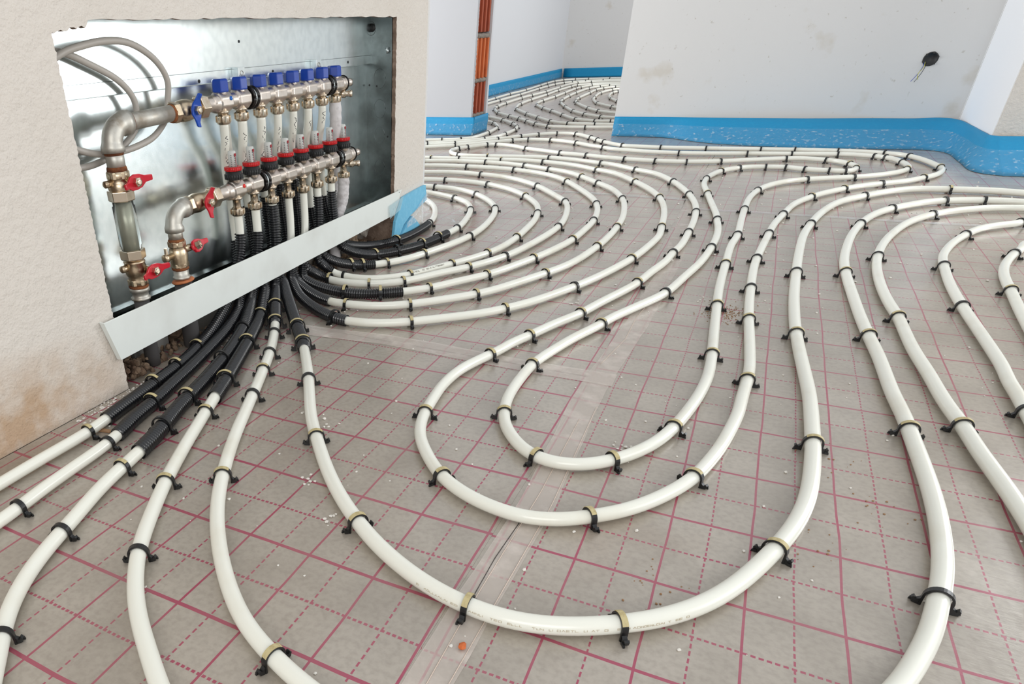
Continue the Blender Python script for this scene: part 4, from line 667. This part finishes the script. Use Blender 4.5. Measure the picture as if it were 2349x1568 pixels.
SHORT = {'PA': 'wide front U pipe', 'PB': 'pipe outside the U', 'PC': 'right diagonal pipe', 'PD': 'right-edge curved pipe', 'PE': 'rightmost edge pipe', 'PF': 'long nested-loop pipe', 'G1': 'outer pier hairpin', 'G2': 'inner pier hairpin',
 'R1': 'far-room pipe nearest its left wall', 'R2': 'far-room pipe second from its wall', 'R3': 'first far-room loop', 'R4': 'second far-room loop', 'R5': 'third far-room loop', 'R6': 'fourth far-room loop', 'R7': 'fifth far-room loop', 'R8': 'sixth far-room loop', 'R9': 'innermost far-room loop',
 'L0': 'innermost spiral pipe', 'L1': 'second spiral pipe', 'L2': 'third spiral pipe', 'L3': 'lettered fourth spiral pipe', 'L4': 'fifth spiral pipe', 'L5': 'sixth spiral pipe', 'L6': 'seventh spiral pipe', 'L7': 'outermost spiral pipe',
 'P1': 'pipe beside the left wall', 'P2': 'second pipe from the wall', 'P3': 'third pipe from the wall', 'P4': 'fourth pipe from the wall', 'P5': 'fifth pipe from the wall'}
CLIPS = []
PATHS = {}
CAMP = Vector((0.6238, -0.919, 0.6048))
for key, L_ in DATA.items():
    r = RAD.get(key, PR); zc = r + 0.0025
    pts = [Vector((x/1000, y/1000, zc)) for x, y, g in L_]
    # the pipes run on beyond what the photo shows
    ext = 0.35 if key[0] == 'R' else 0.75
    tail = Vector((1, 0.02, 0)) if key == 'PA' else (pts[-1]-pts[-2]).normalized(); pts.append(pts[-1] + tail*ext*0.5); pts.append(pts[-1] + tail*ext*0.5)
    if key not in RIS:
        tail = Vector((1, 0.02, 0)) if key in ('PB', 'PC', 'PD', 'PE') else (pts[0]-pts[1]).normalized(); e0 = 1.2 if key in ('R1', 'R2') else 0.3 if key in ('G1', 'G2') else ext; pts.insert(0, pts[0] + tail*e0*0.5); pts.insert(0, pts[0] + tail*e0*0.5)
    floor_part = catmull(pts, 8)
    path = resample(floor_part, 0.010)
    path = smooth_path(path, 14 if key[0] != 'R' else 25)
    e_idx = None; fclips = []
    for (x, y, g) in L_:
        p = Vector((x/1000, y/1000, 0)); i = nearest(path, p)
        if 'e' in g: e_idx = i
        if 'c' in g or 'y' in g: fclips.append((i, 'y' in g, p))
    if key == 'PF':      # the pipe passes near itself, so look clips up by running position
        fclips = []; cum = [0]
        raw = resample(floor_part, 0.010)
        j0 = 0
        for (x, y, g) in L_:
            p = Vector((x/1000, y/1000, 0)); best = min(range(j0, min(len(path), j0+90)), key=lambda i: (path[i].x-p.x)**2 + (path[i].y-p.y)**2); j0 = best
            if 'c' in g or 'y' in g: fclips.append((best, 'y' in g, p))
    nris = 0
    if key in RIS:
        # the first traced points lie under the opening: lift them along the line of sight, then rise to the manifold outlet
        P0 = [Vector((x/1000, y/1000, zc)) for x, y, g in L_[:4]]
        idx = [nearest(path, p) for p in P0]
        xf = path[0].x; z0 = max(zc+0.012, zc + (CAMP.z-zc) * (xf+0.432)/(xf-CAMP.x)) if xf < -0.432 else zc+0.012
        lift = [z0, zc+(z0-zc)*0.55, zc+(z0-zc)*0.2, zc]
        zs = {}
        for k in range(3):
            a, b = idx[k], idx[k+1]
            for i in range(a, b+1): t = (i-a)/max(1, b-a); zs[i] = lift[k] + (lift[k+1]-lift[k])*t
        for i, z in zs.items():
            p = path[i]; d = p - CAMP; k = (z - zc) / (CAMP.z - zc); path[i] = p - d*k
        for i, p in enumerate(path):          # sleeves passing the wall corner ride over the debris, clear of the wall
            if 1.17 < p.y < 1.46 and p.x < -0.396 and key in ('L0', 'L1', 'L2'):
                d = p - CAMP; k = (-0.396 - p.x) / (CAMP.x - p.x); path[i] = p - d*k
        path = smooth_path(path, 10)
        which, oi = RIS[key]
        if which == 'L': X, Y, Zt = LX, LY[oi], LZ-0.052
        else: X, Y, Zt = UX, UY[oi], UZ-0.040
        p0 = path[0]; 
        if which == 'L':
            rise = [Vector((X, Y, Zt)), Vector((X, Y+0.001, Zt-0.03)), Vector((X+0.002, Y*0.97+p0.y*0.03, 0.185)), Vector((X*0.75+p0.x*0.25, Y*0.8+p0.y*0.2, 0.145)), Vector((X*0.5+p0.x*0.5, Y*0.35+p0.y*0.65, p0.z*0.6+0.045))]
        else:
            rise = [Vector((X, Y, Zt)), Vector((X-0.006, Y+0.006, Zt-0.04)), Vector((X-0.028, Y+0.022, 0.36)), Vector((X-0.030, Y+0.032, 0.25)), Vector((X-0.022, Y*0.9+p0.y*0.1+0.03, 0.17)), Vector((X*0.5+p0.x*0.5, Y*0.4+p0.y*0.6, p0.z*0.6+0.048))]
        rp = resample(catmull(rise + [p0], 10), 0.010)[:-1]
        path = rp + path; nris = len(rp)
        path = smooth_path(path, 5)
        path[0] = rise[0]
    if e_idx is not None: e_idx += nris
    fclips = [(i+nris, y, p) for i, y, p in fclips]
    o = MB().tube(path, r, 16).build('heating_pipe', pipe_m)
    base = path[nris] if nris else path[0]
    setorigin(o, (base.x, base.y, 0)); tag(o, LAB[key], 'pipe', 'cream underfloor heating pipes')
    PATHS[key] = (path, nris, r, o)
    if e_idx:
        zt = TOPZ[key]; s0 = next(i for i in range(len(path)) if path[i].z <= zt)
        seg_path = smooth_path(resample(catmull(path[s0:e_idx+1], 6), 0.0013), 6); rr = []; sp = []
        R0 = r*1.30
        prev = 0; d = 0
        for i, p in enumerate(seg_path):
            if i: d += (p-seg_path[i-1]).length
            rr.append(R0*(1.04, 1.06, 1.0, 0.82, 0.84)[i % 5]); sp.append(p)
        q = MB().tube(sp, rr, 18, caps=False).build('corrugated_sleeve', sleeve_m, o)
        q['label'] = 'black corrugated sleeve'
    for (i, yel, p) in fclips:
        CLIPS.append((key, i, yel, e_idx is not None and i <= e_idx, (path[i]-CAMP).length))

# printed lettering on two pipes and marker writing on the risers
def surf(path, i, ang, r):
    t = (path[min(i+1, len(path)-1)] - path[max(i-1, 0)]).normalized(); s = t.cross(Vector((0, 0, 1))).normalized(); u = s.cross(t)
    return path[i] + (s*math.cos(ang) + u*math.sin(ang))*(r+0.0002), t, s*math.sin(ang)-u*math.cos(ang)
def lettering(key, i0, i1, ang, m_, size, name, gap=0.35, seed=1):
    path, nris, r, o = PATHS[key]; fine = resample(path[i0:i1], 0.0012); rnd = random.Random(seed); mb = MB(); i = 1
    while i < len(fine)-8:
        if rnd.random() < 0.16: i += 4; continue
        wd = rnd.choice((2, 3, 3)); kind = rnd.choice('IOLNTEA')
        p0, t, v = surf(fine, i, ang, r); p1, _, _ = surf(fine, i+wd, ang, r); h = -v*size
        strokes = {'I': [(0, 0, 0, 1)], 'O': [(0, 0, 0, 1), (1, 0, 1, 1), (0, 0, 1, 0), (0, 1, 1, 1)], 'L': [(0, 0, 0, 1), (0, 0, 1, 0)], 'N': [(0, 0, 0, 1), (0, 1, 1, 0), (1, 0, 1, 1)], 'T': [(0, 1, 1, 1), (0.5, 0, 0.5, 1)], 'E': [(0, 0, 0, 1), (0, 0, 1, 0), (0, 1, 1, 1), (0, .5, 1, .5)], 'A': [(0, 0, .5, 1), (.5, 1, 1, 0), (.25, .5, .75, .5)]}[kind]
        for a, b, c, d in strokes: mb.tube([p0.lerp(p1, a)+h*(b-0.5), p0.lerp(p1, c)+h*(d-0.5)], 0.00028, 4)
        i += wd+1
    mb.build(name, m_, o)
def rng(key, y0, y1, x=None):
    path = PATHS[key][0]; return [i for i, p in enumerate(path) if p.z < 0.03]
def idx_near(key, x, y): return nearest(PATHS[key][0], Vector((x, y, 0)))
# ---------------------------------------------------------------- marker writing on the upper risers
def scribble(key, z0, z1, seed):
    path, nris, r, o = PATHS[key]; rnd = random.Random(seed); mb = MB(); z = z0
    def on(a, z):
        i = min(range(nris), key=lambda i: abs(path[i].z-z)); j = i+1 if path[i].z > z else i-1; j = max(0, min(nris-1, j))
        t = 0 if path[j].z == path[i].z else (z-path[i].z)/(path[j].z-path[i].z); c = path[i].lerp(path[j], max(0, min(1, t))); c.z = z
        return c + Vector((math.cos(a), math.sin(a), 0))*(r+0.0003)
    while z > z1:
        n = rnd.choice((3, 4, 5)); pts = [on(-0.45+rnd.uniform(-0.42, 0.42), z - k*0.0032 + rnd.uniform(-0.001, 0.001)) for k in range(n)]
        mb.tube(catmull(pts, 3), 0.0009, 5); z -= n*0.0024 + 0.0022
    mb.build('marker_writing', ink, o)
for k, z0, z1, s_ in (('P2', 0.425, 0.365, 1), ('P4', 0.425, 0.335, 2), ('PA', 0.43, 0.345, 3), ('L6', 0.42, 0.375, 4), ('L4', 0.435, 0.38, 5), ('L2', 0.42, 0.40, 6), ('L0', 0.435, 0.405, 7)): scribble(k, z0, z1, s_)
i0 = idx_near("L3", -0.184, 0.851); i1 = idx_near("L3", -0.086, 0.983)
if i1 > i0: lettering('L3', i0, i1, 0.8, ink2, 0.0045, 'printed_lettering')
i0 = idx_near('PA', 0.40, -0.20); i1 = idx_near('PA', 0.66, -0.19)
if i1 > i0: lettering('PA', i0, i1, 0.25, mat('brown_print', (208, 196, 172), 0.6), 0.0022, 'printed_lettering', seed=4)
# wrapped risers at the right-hand ends of both manifolds
for (X, Y, zt, pts, lab) in ((UX, UY[7], UZ-0.043, [(-0.462, 0.922, 0.40), (-0.482, 0.940, 0.33), (-0.494, 0.950, 0.24), (-0.50, 0.955, 0.12), (-0.50, 0.955, 0.004)], 'riser wrapped in crumpled white insulation under the upper manifold, rightmost of its row'),
                            (LX, LY[7], LZ-0.058, [(-0.451, 0.936, 0.22), (-0.454, 0.930, 0.185), (-0.460, 0.918, 0.155), (-0.465, 0.905, 0.12), (-0.466, 0.90, 0.004)], 'riser wrapped in speckled white insulation under the lower manifold, rightmost of its row')):
    pp = catmull([Vector((X, Y, zt))] + [Vector(p) for p in pts], 10)
    o = MB().tube(pp, [0.0165*(1+0.13*noise.noise(Vector((i*0.55, Y*9, 0)))) for i in range(len(pp))], 18).build('insulated_riser_pipe', wrap); tag(o, lab, 'pipe', 'white wrapped riser pipes')

# ---------------------------------------------------------------- pipe clips
def clip_meshes(R):
    """clip across a pipe that runs along +Y at the origin, foot plane z=0, pipe axis z=zc"""
    zc = R + 0.0025; w = 0.0038; th = 0.0026; Ri = R + 0.0012; mb = MB(); vs = []; fs = []
    prof = []
    for k in range(17):
        a = -0.15 + (PI+0.3)*k/16; prof.append((Ri*math.cos(a), zc + Ri*math.sin(a), math.cos(a), math.sin(a)))
    prof = [(Ri*1.02, 0.0, 1, 0)] + prof + [(-Ri*1.02, 0.0, -1, 0)]
    n = len(prof)
    for (x, z, nx, nz) in prof:
        for dy in (-w, w):
            vs.append((x, dy, z)); vs.append((x+nx*th, dy, z+nz*th))
    for i in range(n-1):
        a = i*4; b = a+4
        fs += [(a, b, b+1, a+1), (a+2, a+3, b+3, b+2), (a+1, b+1, b+3, a+3), (a, a+2, b+2, b)]
    fs += [(0, 1, 3, 2), ((n-1)*4, (n-1)*4+2, (n-1)*4+3, (n-1)*4+1)]
    mb.add(vs, fs, True)
    for s in (-1, 1):      # splayed feet with two prongs
        pts = [(s*(R+0.001), zc*0.95), (s*(R+0.0045), zc*0.62), (s*(R+0.0075), zc*0.42), (s*(R+0.0100), zc*0.66), (s*(R+0.0122), zc*0.50), (s*(R+0.0108), zc*0.10), (s*(R+0.0060), 0.0), (s*(R+0.001), 0.0)]
        mb.prism(pts, (0, -w*0.8, 0), (1, 0, 0), (0, 0, 1), (0, 1, 0), w*1.6)
        mb.prism([(s*(R+0.007), 0.001), (s*(R+0.0135), -0.0), (s*(R+0.0125), 0.0040), (s*(R+0.007), 0.0045)], (0, -w*1.2, 0), (1, 0, 0), (0, 0, 1), (0, 1, 0), w*0.7)
    band = mb
    sb = MB(); vs = []; fs = []; K = 9
    for k in range(K):
        a = 0.55 + (2.35-0.55)*k/(K-1); rr = Ri + th + 0.0002
        for dy in (-w*0.95, w*0.95):
            vs.append((rr*math.cos(a), dy, zc+rr*math.sin(a))); vs.append(((rr+0.0007)*math.cos(a), dy, zc+(rr+0.0007)*math.sin(a)))
    for i in range(K-1):
        a = i*4; b = a+4; fs += [(a, b, b+1, a+1), (a+2, a+3, b+3, b+2), (a+1, b+1, b+3, a+3), (a, a+2, b+2, b)]
    fs += [(0, 1, 3, 2), ((K-1)*4, (K-1)*4+2, (K-1)*4+3, (K-1)*4+1)]
    sb.add(vs, fs, True); return band, sb
PROTO = {}
def protos(R):
    R = round(R, 4)
    if R in PROTO: return PROTO[R]
    out = []
    a, b = clip_meshes(R)
    for mbx, nm, m_ in ((a, 'clip_body', clip_m), (b, 'tan_strip', strip_m)):
        me = bpy.data.meshes.new(nm); me.from_pydata([tuple(v) for v in mbx.v], [], mbx.f); me.validate()
        bm = bmesh.new(); bm.from_mesh(me); bmesh.ops.recalc_face_normals(bm, faces=bm.faces); bm.to_mesh(me); bm.free(); me.materials.append(m_); out.append(me)
    PROTO[R] = out; return out
ONES = ['', 'first', 'second', 'third', 'fourth', 'fifth', 'sixth', 'seventh', 'eighth', 'ninth', 'tenth', 'eleventh', 'twelfth', 'thirteenth', 'fourteenth', 'fifteenth', 'sixteenth', 'seventeenth', 'eighteenth', 'nineteenth']
assert len(ONES) == 20
TENS = {2: ('twentieth', 'twenty'), 3: ('thirtieth', 'thirty'), 4: ('fortieth', 'forty'), 5: ('fiftieth', 'fifty'), 6: ('sixtieth', 'sixty'), 7: ('seventieth', 'seventy'), 8: ('eightieth', 'eighty'), 9: ('ninetieth', 'ninety')}
def ordw(n):
    if n < 20: return ONES[n]
    t, u = divmod(n, 10); return TENS[t][0] if u == 0 else TENS[t][1] + '-' + ONES[u]
rank = sorted(range(len(CLIPS)), key=lambda j: CLIPS[j][4]); keep = set(rank[:300])
SEGS = [(19, 'rear run under the facing wall'), (33, 'outer nested front loop'), (47, 'run from outer loop to the rear left'), (64, 'flat hairpin at the rear'), (73, 'S-bend below the rear hairpin'), (80, 'left half of the inner nested loop'), (90, 'right half of the inner nested loop'), (200, 'second run below the facing wall')]
cnt = {}; proto_root = None; proto_strip = None; rest = MB()
FROM = {'PF': 'counting from its rear left end', 'G1': 'from the doorway', 'G2': 'from the doorway', 'PB': 'from its right end', 'PC': 'from its right end', 'PD': 'from its right end', 'PE': 'from its right end'}
for j, (key, i, yel, onsl, dist) in enumerate(CLIPS):
    cnt[key] = cnt.get(key, 0) + 1
    path, nris, r, po = PATHS[key]; p = path[i]; a_, b_ = path[max(i-2, 0)], path[min(i+2, len(path)-1)]; t = b_-a_
    ang = math.atan2(t.y, t.x) - PI/2; R = r*1.36 if onsl else r
    body, strip = protos(R)
    z = max(0.0, p.z - (r+0.0025)) if not onsl else max(0.0, p.z - (R+0.0025))
    if j not in keep:
        rot = Matrix.Rotation(ang, 4, 'Z'); o_ = len(rest.v)
        rest.add([rot @ v.co + Vector((p.x, p.y, z)) for v in body.vertices], [tuple(f.vertices) for f in body.polygons], True); continue
    if proto_root is None:
        proto_root = bpy.data.objects.new('pipe_clip', body); COL.objects.link(proto_root); o = proto_root
    else:
        o = proto_root.copy(); o.data = body; COL.objects.link(o)
    if key == 'PF':
        prev = 0
        for lim, nm in SEGS:
            if cnt[key] <= lim: break
            prev = lim
        where, num, fr = nm, cnt[key]-prev, 'in'
        text = 'black clip%s, %s along the %s' % (' with tan strip' if yel else '', ordw(num), where); grp = 'black clips on the ' + where
    else:
        text = 'black clip%s, %s %s, on the %s' % (' with tan strip' if yel else '', ordw(cnt[key]), FROM.get(key, 'from the cabinet' if key in RIS else 'from its left end'), SHORT[key]); grp = 'black clips on the ' + SHORT[key]
    o.location = (p.x, p.y, z); o.rotation_euler = (0, 0, ang + (0.06*((j*37 % 11)/5-1)))
    tag(o, text, 'pipe clip', grp)
    if yel:
        if proto_strip is None: proto_strip = bpy.data.objects.new('tan_strip', strip); s = proto_strip
        else: s = proto_strip.copy(); s.data = strip
        COL.objects.link(s); s.parent = o
if rest.v: tag(rest.build('far_pipe_clips', clip_m, smooth=False), 'the many tiny black clips on the pipes at the back of the far room', 'pipe clip', kind='stuff')

# ---------------------------------------------------------------- small debris on the floor
fl_ = MB(); rnd = random.Random(21)
for i in range(420):
    x, y = rnd.uniform(-0.38, 1.4), rnd.uniform(-0.5, 3.0) ; r = rnd.uniform(0.0008, 0.0028) * (1 if y < 1 else 1.4)
    lump(fl_, (x, y, r*0.4), r, i, (1, 1.2, 0.6), 1)
for i in range(260):
    r = rnd.uniform(0.0008, 0.003); lump(fl_, (rnd.uniform(-0.418, -0.40) + 0.02*rnd.random()**3, rnd.uniform(-0.2, 0.38), r*0.4), r, i, (1, 1.2, 0.6), 1)
for cx, cy in ((0.035, 0.02), (0.10, -0.16), (-0.02, 0.05), (0.20, -0.23), (0.52, 0.17), (0.26, 0.86), (-0.02, 1.02), (0.55, 0.99)):
    for k in range(7): r = rnd.uniform(0.0015, 0.0035); lump(fl_, (cx+rnd.uniform(-.02, .02), cy+rnd.uniform(-.02, .02), r*0.5), r, k, (1, 1, 0.6), 1)
tag(fl_.build('white_plaster_crumbs', wh, smooth=False), 'tiny white plaster crumbs scattered over the foil floor', 'debris', kind='stuff')
sd_ = MB()
for i in range(260):
    a = rnd.gauss(0, 0.022); b = rnd.gauss(0, 0.035); r = rnd.uniform(0.0006, 0.0018); lump(sd_, (0.60+a, 0.925+b, r*0.4), r, i, (1, 1, 0.6), 1)
for cx, cy in ((0.78, 0.02), (0.86, 0.16), (0.62, -0.17), (0.80, 0.27)):
    for k in range(18): r = rnd.uniform(0.0006, 0.0018); lump(sd_, (cx+rnd.gauss(0, .02), cy+rnd.gauss(0, .025), r*0.4), r, k, (1, 1, 0.6), 1)
tag(sd_.build('sawdust', wood, smooth=False), 'small brown heaps of sawdust between the pipes in the middle of the floor', 'debris', kind='stuff')
q = MB(); lump(q, (0.449, -0.372, 0.0035), 0.0045, 5, (1, 1.4, 0.7)); tag(q.build('orange_crumb', oranged), 'small orange brick crumb on the clear tape at the front edge', 'debris')
q = MB(); q.prism([(-0.014, -0.003), (0.012, -0.005), (0.016, 0.002), (-0.008, 0.005)], (-0.325, -0.192, 0.001), (1, 0.3, 0), (-0.3, 1, 0), (0, 0, 1), 0.003); tag(q.build('wood_chip', wood), 'small pinkish wood chip beside the first clip of the pipe along the left wall', 'debris')
